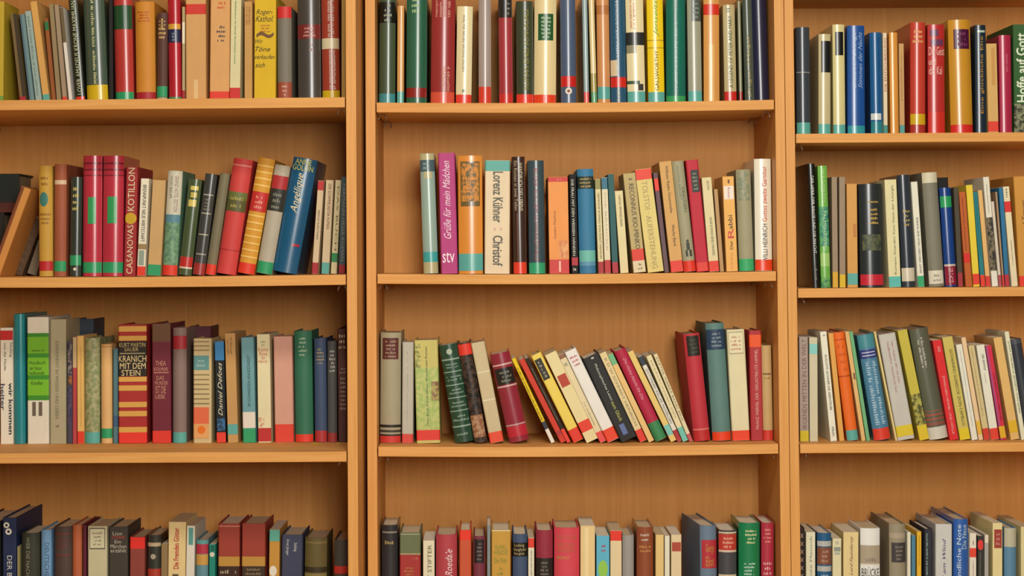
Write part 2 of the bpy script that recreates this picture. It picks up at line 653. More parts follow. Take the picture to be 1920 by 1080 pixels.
G = {'k': 'gloss'}
L1 = [
(-28,6,-26,3,'f','#bda52c','yellow hardcover cut off by the left edge',[b(180,190,'#6f9a3a')],{'d':.1}),
(38,50,18,26,'p','#73603a','thin olive brown book leaning far left',[b(26,190,'#3d3220',.55,1.0),b(182,190,DR)]),
(56,66,36,27,'p','#6f8d8c','thin slate blue booklet leaning between olive and pale ones',[b(27,190,'#56707a',.0,.4)]),
(68,80,46,21,'p','#9cb0a4','thin pale grey green booklet leaning',[dd(30,180,.2,.8,'#7f978f',1)]),
(82,95,56,3,'p','#d6a458','thin gold tan book leaning, turquoise tape at foot',[b(178,190,TQ)]),
(98,106,82,35,'p','#96572a','thin brown book leaning, green tag near top',[b(41,57,'#2f7440')]),
(107,116,91,8,'p','#95825c','thin khaki booklet leaning beside brown one',[]),
(118,127,101,9,'p','#a28d70','thin taupe booklet leaning, red tape at foot',[b(182,190,RD)]),
(130,137,111,14,'p','#e2dccb','very thin white spined booklet leaning',[b(14,80,'#6b5b3a')]),
(143,160,127,-6,'f','#262c1d','black green hardcover leaning, pale upright lettering',[t('LOVER AMADEUS KRONE MAXIMILIAN',2,178,.25,.75,'#c3c9a2','u'),b(182,192,RD)],G),
(162,202,153,-10,'h','#4a5a48','thick dark green glossy hardcover with broad yellow tape',[dd(0,158,.36,.58,'#c4c28a',1),b(160,192,YL)],G),
(204,213,203,-10,'f','#191410','nearly black book squeezed beside the yellow taped one',[]),
(215,250,210,-10,'h','#b83c34','thick red hardcover with dark green square label',[b(10,55,'#28502e'),b(173,192,GN)],G),
(254,291,251,3,'h','#cf8a2e','orange cloth hardcover with faint red title, red tape',[dd(20,42,.15,.8,'#b84a24',4,'h'),b(173,192,DR)]),
(293,313,294,24,'h','#5a3a30','short dark brown hardcover with gold crest',[t('‡',35,52,.15,.85,'#dcb768','h'),dd(50,74,.1,.85,'#dcb768',3,'h'),b(162,182,GN),b(183,192,'#b8a880')]),
(316,340,313,-6,'h','#b3242e','crimson hardcover with gold and navy label',[b(45,55,'#d9a13c'),b(55,80,'#282c4c'),dd(60,78,.25,.8,'#8f94a8',3,'h'),b(182,192,'#4d8a5a')],G),
(341,347,341,13,'p','#b7a274','very thin cream booklet next to the crimson hardcover',[b(42,82,'#eadfc0'),b(170,192,DR)]),
(348,387,347,-10,'f','#d3a161','thick plain tan book with red band near top',[b(8,27,'#cf3424'),b(150,188,'#dfbc80',.4,.6)]),
(392,430,394,-10,'f','#d9a463','tan book with red title and small navy print',[dd(2,18,.25,.85,'#d4512c',2,'h'),dd(47,80,.32,.8,'#4a3c4a',4,'h'),b(172,192,RD)]),
(430,450,433,-10,'p','#dcd3a0','pale cream book with tall red tape',[dd(2,120,.35,.6,'#7d9a6c',1),b(165,192,'#c92c26')]),
(458,473,458,3,'p','#c79a58','narrow tan book with stained upper spine',[dd(12,46,.15,.85,'#a8733c',2)]),
(476,517,477,-10,'p','#dab526','bright yellow book with handwritten style title',[t('Roger-',18,30,.08,.85,'#3c3214','h'),t('Kathol.',30,41,.05,.88,'#3c3214','h'),dd(45,62,.25,.75,'#b5651e',3,'h'),t('~',60,72,.1,.9,'#6e4a1a','h'),t('Wir',74,82,.05,.4,'#3c3214','h'),t('Töne',88,97,.05,.75,'#3c3214','h'),t('verkaufen',103,111,.04,.95,'#3c3214','h'),t('sich',118,127,.05,.5,'#3c3214','h')]),
(520,547,519,12,'h','#7d7868','slim grey cloth hardcover with red head and patterned foot',[b(12,34,'#d23430'),b(154,192,'#9c5038'),dd(158,182,.3,.7,'#d6a890',3,'h')]),
(558,602,556,-10,'h','#4b463e','thick dark grey glossy hardcover with red title label',[b(46,73,'#7a2c28'),dd(50,70,.2,.85,'#c9988a',3,'h'),dd(78,98,.5,.75,'#a88880',2,'h')],G),
(604,637,601,-10,'h','#a8442e','red hardcover with white band and silver upright ornament',[dd(-8,70,.35,.8,'#c9b4a0',2),b(72,92,'#dfd3a8'),dd(94,168,.4,.85,'#d8c3b0',2),b(170,192,YL)],G),
(640,649,640,-10,'p','#d8b464','narrow pale gold book against the right side panel',[]),
]
L2 = [
(13,42,55,408,'p','#5e4630','worn brown book leaning behind tan one',[dd(425,512,.1,.9,'#6e5540',6,'h')],{'sb':.105,'d':.1}),
(50,68,72,452,'p','#7d715c','grey brown slim book leaning behind yellow hardcover',[],{'sb':.105,'d':.1}),
(-20,0,40,352,'f','#c98a42','tan spined book leaning hard to the right',[b(352,520,'#7a4426',.0,.36)]),
(72,98,71,311,'h','#c59a3c','mustard cloth hardcover with teal emblem and red tape',[dd(328,350,.1,.85,'#8a5c22',2,'h'),('o',374,.4,8.5,'#3f7a6e',1.6),dd(398,422,.1,.9,'#8a5c22',3,'h'),b(490,508,'#b82a2c')]),
(100,123,101,308,'h','#a1583a','rust brown hardcover with pale line and green tape',[b(338,346,'#d8bc98'),dd(350,385,.1,.2,'#c4876a',1),b(490,509,GN)]),
(129,151,131,332,'h','#343c32','short dark green hardcover with gilt title, green tape',[dd(348,397,.2,.85,'#c2b36a',4,'h'),b(479,498,GN),('o',505,.5,3,'#d6d0b8')],G),
(153,189,154,292,'h','#bb3544','first of two matching red hardcovers with green labels',[b(305,308,'#7a2430'),b(317,320,'#7a2430'),b(328,330,'#7a2430'),b(370,420,'#3a9a58',.3,.72),b(492,512,GN)],G),
(190,229,192,292,'h','#bb3544','second of two matching red hardcovers, nearer the gilt lettered one',[b(305,308,'#7a2430'),b(317,320,'#7a2430'),b(328,330,'#7a2430'),b(369,419,'#3a9a58',.25,.72),b(492,512,GN)],G),
(231,254,236,313,'f','#9e2c2c','dark red book with cream capitals and yellow disc',[t('CASANOVAS',422,514,.25,.75,'#e0cfa4','u'),('o',410,.5,11,'#c9a020'),t('KOTILLON',315,396,.22,.78,'#e0cfa4','u')]),
(256,272,264,335,'p','#e6dfc4','slim white book with black upright title, red foot',[t('BRENNPUNKT NEUE WIRTSCHAFT',347,454,.3,.75,'#3c342c','d'),b(458,468,'#9c8254'),b(470,498,'#8fa08c',.15,.8),b(500,520,RD)]),
(276,301,286,338,'p','#c9a46c','plain tan book with green tape, right of slim white',[b(497,520,GN)]),
(303,331,314,320,'h','#6f9a7c','green hardcover with cream upper jacket and blue stripe',[b(320,403,'#cfcbb2'),t('GRAND HOTEL EDITION',330,398,.55,.8,'#7a4a4a','d'),t('VICKI BAUM',330,372,.2,.4,'#6a6a62','d'),b(403,418,'#5d8a98'),b(418,498,'#7aa27c',0,1,'#5d8468'),b(498,520,RD)]),
(333,358,353,336,'h','#4a5a38','dark green leaning hardcover with bright gilt bars',[b(349,357,'#d8c468',.25,.85),b(361,371,'#c4b052',.3,.8),b(375,388,'#d8c468',.2,.8),b(483,502,'#bd2f2a'),b(502,505,'#d8d0b4')],G),
(360,383,384,326,'h','#44443f','charcoal leaning hardcover with four pale spine lines',[b(365,367,'#b8b09a',.1,.9),dd(372,396,.25,.8,'#8d8878',4,'h'),b(400,402,'#b8b09a',.1,.9),b(440,442,'#b8b09a',.1,.9),b(477,479,'#b8b09a',.1,.9),b(495,520,'#9e3430')],G),
(384,403,412,325,'h','#787156','olive grey leaning hardcover with red foot',[b(497,520,RD)]),
(404,441,437,298,'h','#cc4540','thick coral red leaning hardcover with olive band',[b(309,312,'#e08478'),b(361,376,'#6a7038'),b(376,398,'#5a5a30'),dd(366,394,.15,.85,'#a89a50',2,'h'),b(470,472,'#b03430')]),
(444,476,484,297,'h','#d69a34','orange leaning hardcover with red title square',[b(310,313,'#ecc468'),b(322,325,'#ecc468'),b(334,337,'#ecc468'),b(347,350,'#ecc468'),b(361,398,'#c43430'),dd(366,394,.25,.8,'#e09a80',3,'h'),b(405,408,'#ecc468'),b(418,421,'#ecc468'),b(431,434,'#ecc468'),b(444,447,'#ecc468'),b(457,460,'#ecc468'),b(470,473,'#ecc468'),b(483,486,'#ecc468'),b(496,520,RD)]),
(479,509,515,310,'h','#b5ac96','light grey leaning hardcover with red and black title block',[b(330,355,'#b03434'),b(355,397,'#33332c'),dd(360,394,.15,.85,'#8a8876',3,'h'),b(493,520,GN)]),
(510,556,550,297,'h','#1f5a7c','thick blue leaning hardcover with cream script title',[t('ANNE',299,309,.12,.8,'#d6cf5c','h'),t('GOLON',310,321,.05,.9,'#d6cf5c','h'),t('Angélique',326,402,.26,.66,'#ead9ae','u'),b(459,464,'#a8323c',.6,.9)],dict(k='gloss',d=.17)),
(584,596,596,339,'p','#d8c29c','slim cream book with red head and red foot',[b(339,357,'#bd2f2a'),t('ERICH KÄSTNER',395,450,.35,.75,'#5c4632','d'),b(493,520,DR)]),
(602,617,611,338,'p','#d6c19a','slim cream book with turquoise tape near shelf end',[t('DER SCHIMMELREITER ROMAN',345,430,.35,.75,'#7a4a32','d'),b(493,520,TQ)]),
(620,632,629,338,'p','#dccfa0','slim cream book with raised green tape',[t('DAS BUCH',350,470,.4,.75,'#6a5a42','d'),b(475,492,'#2f8a52')]),
(634,647,639,332,'p','#566a70','slim slate book pressed against side panel',[t('HERMANN HESSE ROMAN',345,490,.3,.75,'#a8a89a','d'),b(497,520,'#b03038')]),
]
L3 = [
(1,25,0,615,'p','#e0dac4','white paperback with red head band and black title',[b(620,638,'#c32c2c'),t('Nolting',643,670,.72,.98,'#4a443c','d'),t('von der Heide',643,695,.3,.5,'#4a443c','d'),t('heiter',720,770,.02,.36,'#4a4a5c','d'),t('wir kommen',718,815,.66,1.0,'#2c2c3c','d')]),
(26,47,24,589,'h','#1f8388','tall turquoise hardcover beside white green volume',[t('Das rote Tuch',660,725,.3,.55,'#2a6a90','d')],G),
(51,92,50,595,'f','#ddd6c0','large white volume with bright green panels and numeral',[b(625,751,'#3f8a28'),b(632,663,'#74b428'),b(671,704,'#74b428'),b(712,742,'#74b428'),dd(655,660,.08,.95,'#3c5a1c',1,'h'),t('Handbuch',677,684,.12,.85,'#2c4414','h'),t('der Natur',687,694,.12,.7,'#2c4414','h'),t('heilkunde',696,703,.1,.8,'#2c4414','h'),t('Kindler',715,722,.2,.75,'#2c4414','h'),b(754,780,'#6b5c4c',.24,.4),b(754,780,'#6b5c4c',.54,.7)]),
(93,124,93,599,'f','#aaa07e','grey beige tall hardcover with dotted upright title',[t('EXPERIMENT IN WISSEN UND LEBEN',640,785,.35,.55,'#7c7258','d'),dd(795,803,.35,.6,'#7c7258',1,'h')]),
(138,176,138,598,'f','#343e48','tall dark blue book pushed far back',[b(620,628,'#2a333d')],{'sb':.11,'d':.09}),
(126,136,126,640,'p','#4a4450','narrow dark picture spine beside beige hardcover',[b(645,700,'#8a7a72',.1,.9,'#34303c'),b(705,722,'#a86a38',.1,.9,'#4a3a34'),b(725,800,'#3c3a5a',.1,.9,'#5a4a5c')]),
(136,144,136,632,'p','#b34444','very thin red booklet with pale top',[b(632,690,'#c4a878')]),
(145,158,144,630,'p','#deb466','narrow pale yellow book with red foot',[b(650,800,'#c99a4c',.5,.62),b(809,836,RD)]),
(158,186,158,634,'h','#7f8a5a','green floral jacket hardcover with turquoise tape',[b(811,836,TQ)],{'k':'mottle','c2':'#a8a478'}),
(189,210,188,646,'h','#ddaf70','peach slim hardcover with green tape',[b(648,652,'#c4924c'),b(804,822,GN)]),
(212,221,212,654,'p','#51767c','thin teal booklet left of striped volume',[b(780,800,'#3f5c7a')]),
(222,276,221,609,'f','#a82c28','thick red volume with gold stripes and black title block',[b(612,622,'#d6a24c'),b(630,639,'#d6a24c'),b(640,706,'#2a221a'),t('KURT MARTIN',643,651,.04,.96,'#c4ac70','h'),t('SAUER',652,659,.22,.72,'#c4ac70','h'),b(662,664,'#a89a6a',.05,.95),t('KRANICH',667,679,.02,.99,'#dcc68c','h'),t('MIT DEM',681,692,.06,.97,'#dcc68c','h'),t('STEIN',694,705,.12,.78,'#dcc68c','h'),b(707,716,'#d6a24c'),b(723,733,'#d6a24c'),b(754,764,'#d6a24c'),b(771,781,'#d6a24c'),b(801,811,'#d6a24c'),b(811,836,'#e0382a')]),
(285,321,284,607,'f','#6e2430','maroon hardcover with brown upper part and gold title',[b(607,641,'#6b4a30'),t('THEA',677,686,.2,.75,'#c48a70','h'),t('KOLMAR',689,696,.12,.85,'#c48a70','h'),b(698,700,'#b87a64',.1,.9),t('DAS',705,713,.25,.65,'#c48a70','h'),t('WUNDER',715,722,.15,.85,'#c48a70','h'),t('IST DIE',724,738,.2,.75,'#c48a70','h'),t('LIEBE',740,748,.2,.7,'#c48a70','h'),b(808,836,'#d8382a')]),
(323,349,323,615,'h','#857066','mauve grey hardcover with red band, turquoise foot',[b(630,655,'#a82c34'),b(811,836,TQ)]),
(355,396,355,612,'f','#541f28','tall maroon book pushed back behind lined one',[],{'sb':.11,'d':.09}),
(362,397,362,635,'f','#cbb583','cream hardcover with fine lines and orange lower panel',[b(640+0,642,'#8a744c',0,.88),b(648,650,'#8a744c',0,.88),b(656,658,'#8a744c',0,.88),b(667,694,'#5f8f8c',.0,.86),dd(672,690,.15,.7,'#9cb8b0',2,'h'),b(702,704,'#8a744c',0,.88),b(711,713,'#8a744c',0,.88),b(720,722,'#8a744c',0,.88),b(729,731,'#8a744c',0,.88),b(738,740,'#8a744c',0,.88),b(747,749,'#8a744c',0,.88),b(756,758,'#8a744c',0,.88),b(764,795,'#dc6a44',0,.86),b(795,822,'#dca060',0,.86),('o',806,.45,7.5,'#e0701c')]),
(406,424,402,640,'p','#1f2426','black and blue paperback with cream script',[b(640,676,'#3a7fb4'),t('Daniel Defoes',680,780,.25,.72,'#d8d0b0','u'),b(785,808,'#3a6f9c',.1,.95,'#22384c'),b(811,836,RD)]),
(427,447,421,625,'p','#c1955a','tan paperback with turquoise tape raised above foot',[dd(632,664,.15,.75,'#9a7038',2),b(796,815,TQ)]),
(455,480,451,633,'f','#6d9ca2','light blue book with white and green foot labels',[t('IM SCHWEIGEN ANGEZÜNDET',666,762,.4,.68,'#3c565c','u'),b(773,803,'#e0d6c4'),b(804,836,GN)]),
(484,509,481,627,'p','#dfd4a8','cream paperback with red horizontal title, red foot',[dd(638,650,.3,.7,'#a8a070',2,'h'),t('Keine',652,659,.1,.85,'#c96a48','h'),t('Rose',660,667,.2,.8,'#c96a48','h'),t('für',668,674,.35,.65,'#c96a48','h'),t('Harry',675,682,.1,.8,'#c96a48','h'),b(783,803,'#c98a70',.05,.5,'#dfd4a8'),b(803,828,'#b82c28')]),
(515,551,512,631,'f','#cf9a84','pale pink hardcover with broad red foot',[b(796,836,'#d8402c')]),
(553,587,550,621,'h','#357054','green cloth hardcover with small white title lines',[dd(631,669,.25,.75,'#a8c0a0',5,'h'),b(815,836,RD)]),
(590,613,588,635,'h','#40506c','blue cloth hardcover with gilt title, red foot',[dd(652,684,.2,.85,'#b09a60',5,'h'),b(808,830,'#b03432')]),
(614,632,613,640,'h','#50504c','grey hardcover with silver title lines',[dd(655,699,.2,.85,'#b4b4a8',6,'h'),b(812,830,'#9c3430')]),
(634,651,632,617,'f','#55302a','dark maroon book with white print, last on shelf',[dd(625,656,.1,.95,'#c8b89c',3,'h'),dd(688,702,.2,.95,'#9a8478',2,'h'),dd(706,770,.25,.95,'#9a8478',8,'h')]),
]
L4 = [
(-45,1,-45,978,'f','#1c1c1c','black hardcover cut by the left edge',[dd(985,1160,.85,.98,'#8a8a80',1)],{'d':.17}),
(4,31,4,971,'f','#1d2a4c','navy hardcover with white chain emblem',[('o',985,.3,5.5,'#d8d4c0'),('o',985,.3,2.5,'#1d2a4c'),('o',997,.45,6,'#d8d4c0'),('o',997,.45,2.6,'#1d2a4c'),t('DER BERG RUFT',1042,1150,.35,.7,'#c4c4bc','d')],{'d':.18}),
(32,37,32,1025,'p','#8d8658','very thin olive booklet between navy and black green books',[]),
(38,73,38,1000,'h','#34352a','black green hardcover with grey upright title',[t('WER DIE NACHTIGALL STÖRT',1008,1150,.3,.55,'#8a8a78','d')]),
(76,96,76,994,'h','#6d97bc','light blue hardcover with dark upright title',[t('DEUTSCHE NOVELLEN',1018,1150,.4,.8,'#3c5674','d')]),
(100,134,100,988,'h','#4d3c34','dark brown hardcover with faint red rules',[b(1000,1003,'#6e3430',.1,.9),dd(1010,1030,.15,.85,'#6e3430',3,'h'),b(1040,1043,'#6e3430',.1,.9)]),
(135,153,135,985,'h','#b3603a','rust orange hardcover leaning on cream one',[]),
(155,162,155,985,'f','#5c1c2c','narrow wine red book left of framed label book',[]),
(164,201,164,987,'f','#c3bb96','cream hardcover with framed paper label',[b(990,1030,'#4c4a40',.1,.9),b(992,1028,'#cdc6a2',.13,.87),dd(996,1024,.22,.78,'#8d8468',4,'h')]),
(204,240,204,988,'f','#403a32','dark brown hardcover with cream and red title lines',[t('Lion',997,1004,.2,.7,'#b8b09a','h'),t('STIMME',1005,1011,.15,.85,'#b0483c','h'),t('Ein',1013,1019,.3,.65,'#b8b09a','h'),t('Märchen',1021,1028,.08,.92,'#b8b09a','h'),t('erzählt',1029,1036,.08,.92,'#b8b09a','h')]),
(242,271,243,1007,'f','#8a4034','brown red book with bright red head',[b(1007,1029,'#df2f26')]),
(275,300,276,1004,'h','#33342e','black hardcover with cream line and red lower label',[b(1018,1025,'#b8a484'),('o',1044,.45,5,'#a89c88'),b(1067,1110,'#ad3a2c')],G),
(301,314,302,1020,'p','#8d734c','narrow worn brown paperback beside cream one',[]),
(314,347,316,979,'p','#ddc48a','cream paperback with large red upright title',[t('Die Fremden Götter',990,1067,.3,.62,'#b8402f','u'),b(1077,1100,'#5c4c34',.25,.6)]),
(347,363,350,986,'p','#d8d3c0','slim white paperback with turquoise top label',[b(990,1022,'#5c9a92',.25,.8)]),
(366,389,367,1013,'h','#628c94','multi coloured striped hardcover, teal red gold blue',[b(1013,1020,'#5f9a94'),b(1021,1039,'#b03444'),b(1040,1060,'#c4974a')]),
(391,403,392,1021,'p','#1f8470','narrow green paperback with white emblem',[b(1023,1034,'#12604e',.2,.9),('o',1040,.5,4.5,'#d6cdb4')]),
(408,449,409,982,'f','#993c2c','left one of a pair of brick red gold banded volumes',[b(986,988,'#c48068'),b(1044,1062,'#b8893a'),b(1062,1180,'#3c241a'),dd(1066,1078,.1,.85,'#a89a80',1,'h')]),
(452,497,453,982,'f','#993c2c','right one of a pair of brick red gold banded volumes',[b(1044,1062,'#b8893a'),b(1062,1180,'#3c2c20'),dd(1064,1080,.15,.85,'#8a7a58',2,'h')]),
(503,523,505,993,'p','#c08c3c','tan book with turquoise head and white oval',[b(993,1015,'#5ca894'),('o',1071,.4,7,'#e0d8c4',1.4)]),
(526,566,528,1003,'f','#3b4056','slate navy hardcover with white upright title',[t('Ernst Jünger',1012,1042,.2,.36,'#c8c8c4','d'),t('Strahlung',1018,1034,.55,.75,'#c8c8c4','d')]),
(569,611,571,1009,'h','#66582f','olive brown hardcover with worn spine',[b(1016,1020,'#7c6c3c'),b(1064,1074,'#3a301c'),b(1076,1100,'#8a7a44')]),
(625,651,626,1013,'h','#4b4840','grey hardcover with red band in the corner',[b(1062,1076,'#c8382c'),b(1076,1180,'#5e4434')]),
]
C1 = [
(710,741,711,-10,'h','#45543a','dark green glossy hardcover with black title block',[b(4,43,'#15160f'),dd(5,42,.25,.8,'#9aa68a',4,'h'),b(176,198,'#3f8a8c')],G),
(744,757,745,11,'p','#cf9a58','narrow tan book between two green hardcovers',[b(172,198,TQ)],G),
(761,800,762,-10,'h','#2a5f45','broad forest green hardcover with red tape',[dd(-6,26,.2,.7,'#a8c48a',3,'h'),b(165,183,'#8a221c')],G),
(807,852,809,-10,'h','#96302e','thick dark red hardcover with gilt spine pattern',[dd(-8,32,.15,.85,'#c98a74',4),dd(125,172,.45,.85,'#c98a74',2),b(173,198,'#d2523a')],G),
(854,884,857,12,'f','#e2d3a4','cream boxed book with fine upright print, red foot',[t('WALTER BAUER ERZÄHLUNGEN',28,135,.38,.55,'#6a6452','d'),b(168,174,'#5c6a52',.4,.6),b(178,198,RD)],G),
(897,921,897,-10,'h','#a3948a','slim mauve grey hardcover with tall red foot',[b(163,198,'#d2402c')],G),
(936,962,934,-10,'h','#a2383c','dark red glossy hardcover with black head',[b(-10,33,'#2a2620'),dd(-8,30,.5,.9,'#8a867a',4,'h'),b(176,198,'#c93028')],G),
(968,1001,967,2,'h','#3f4630','olive black hardcover with upright yellow title',[t('ROMAN EINES SCHICKSALS',18,168,.42,.72,'#8f8420','u'),b(177,198,RD)],G),
(1001,1043,1002,-10,'h','#e4cf98','cream glossy hardcover with green title square',[b(26,76,'#28562e',.17,.86),dd(30,73,.3,.75,'#b4c8a4',6,'h'),b(178,198,'#e0421f')],G),
(1052,1081,1050,-10,'h','#4d5c74','steel blue hardcover with red tape and white badge',[b(143,163,'#c8261f'),('o',171,.5,6.5,'#dcd4c0'),('o',171,.5,2.8,'#8a3a3c')],G),
(1095,1105,1091,-10,'p','#8fa3a2','very thin grey blue booklet with red foot',[b(173,198,'#dd5a54')],G),
(1109,1120,1103,-10,'p','#d9c28a','thin cream book with olive lower part',[b(138,173,'#a0924c'),b(173,198,'#5a9a6a')],G),
(1121,1145,1118,-10,'h','#cf8f58','orange tan hardcover with turquoise foot band',[b(10,27,'#b5733c'),b(163,186,TQ)],G),
(1146,1176,1143,-10,'h','#2c556e','blue hardcover with white upright title, red tape',[t('DER NAMENLOSE LEGIONÄR',0,140,.32,.52,'#c4cdd4','u'),b(113,143,'#d8c29a',.0,.42),b(145,164,'#cf2a1e'),dd(168,190,.35,.6,'#b8b89a',1)],G),
(1177,1211,1172,-10,'f','#e3d4a4','cream jacket with black flag picture',[b(61,85,'#2c2c28'),b(85,100,'#8a8468',.0,.55),dd(-6,55,.2,.55,'#c98a6a',2),b(152,158,'#3f5a44',.0,.7),b(158,170,'#3c3c38',.6,.9),b(172,198,TQ)],G),
(1216,1247,1212,-10,'f','#ecc91c','bright yellow jacket with green script above dark title',[t('Jenseits',0,70,.38,.74,'#5ca02c','u'),b(75,77,'#b89a1c'),b(89,91,'#b89a1c'),t('GALSWORTHY',95,170,.42,.66,'#5a4c1c','u'),b(173,198,TQ)],G),
(1250,1287,1249,-10,'h','#1d6b58','teal green hardcover with silver upright title',[t('ANNETTE VON DROSTE HÜLSHOFF WERKE',0,176,.38,.56,'#b4c8c8','u'),b(180,198,'#3a9a58')],G),
(1291,1317,1288,-10,'f','#9b9c84','grey glossy book with dark label at head',[b(-10,40,'#4c544c',.3,1.0),dd(-6,36,.4,.9,'#8a9088',5,'h'),b(171,198,TQ)],G),
(1320,1350,1319,-10,'f','#d5984f','plain orange tan hardcover with red head band',[b(8,28,'#d0321f'),b(84,190,'#e0b068',.3,.65)],G),
(1359,1382,1355,9,'p','#b9ab7c','khaki book with dark green upright lettering, red foot',[dd(14,24,.25,.6,'#5a5a48',2,'h'),t('A LEGEND OF PETER AND MARY',30,165,.4,.72,'#3e5a42','u'),b(172,198,'#c3261f')],G),
(1386,1393,1382,2,'p','#7a7a58','very thin olive booklet beside khaki lettered book',[b(172,198,'#9a2a24')],G),
(1398,1418,1392,-10,'h','#4c5446','grey green hardcover with gilt script title',[t('Dragan Wenger',64,182,.3,.72,'#a89a54','u')],G),
(1420,1450,1414,-10,'h','#20223a','navy black glossy hardcover last before side panel',[],G),
]
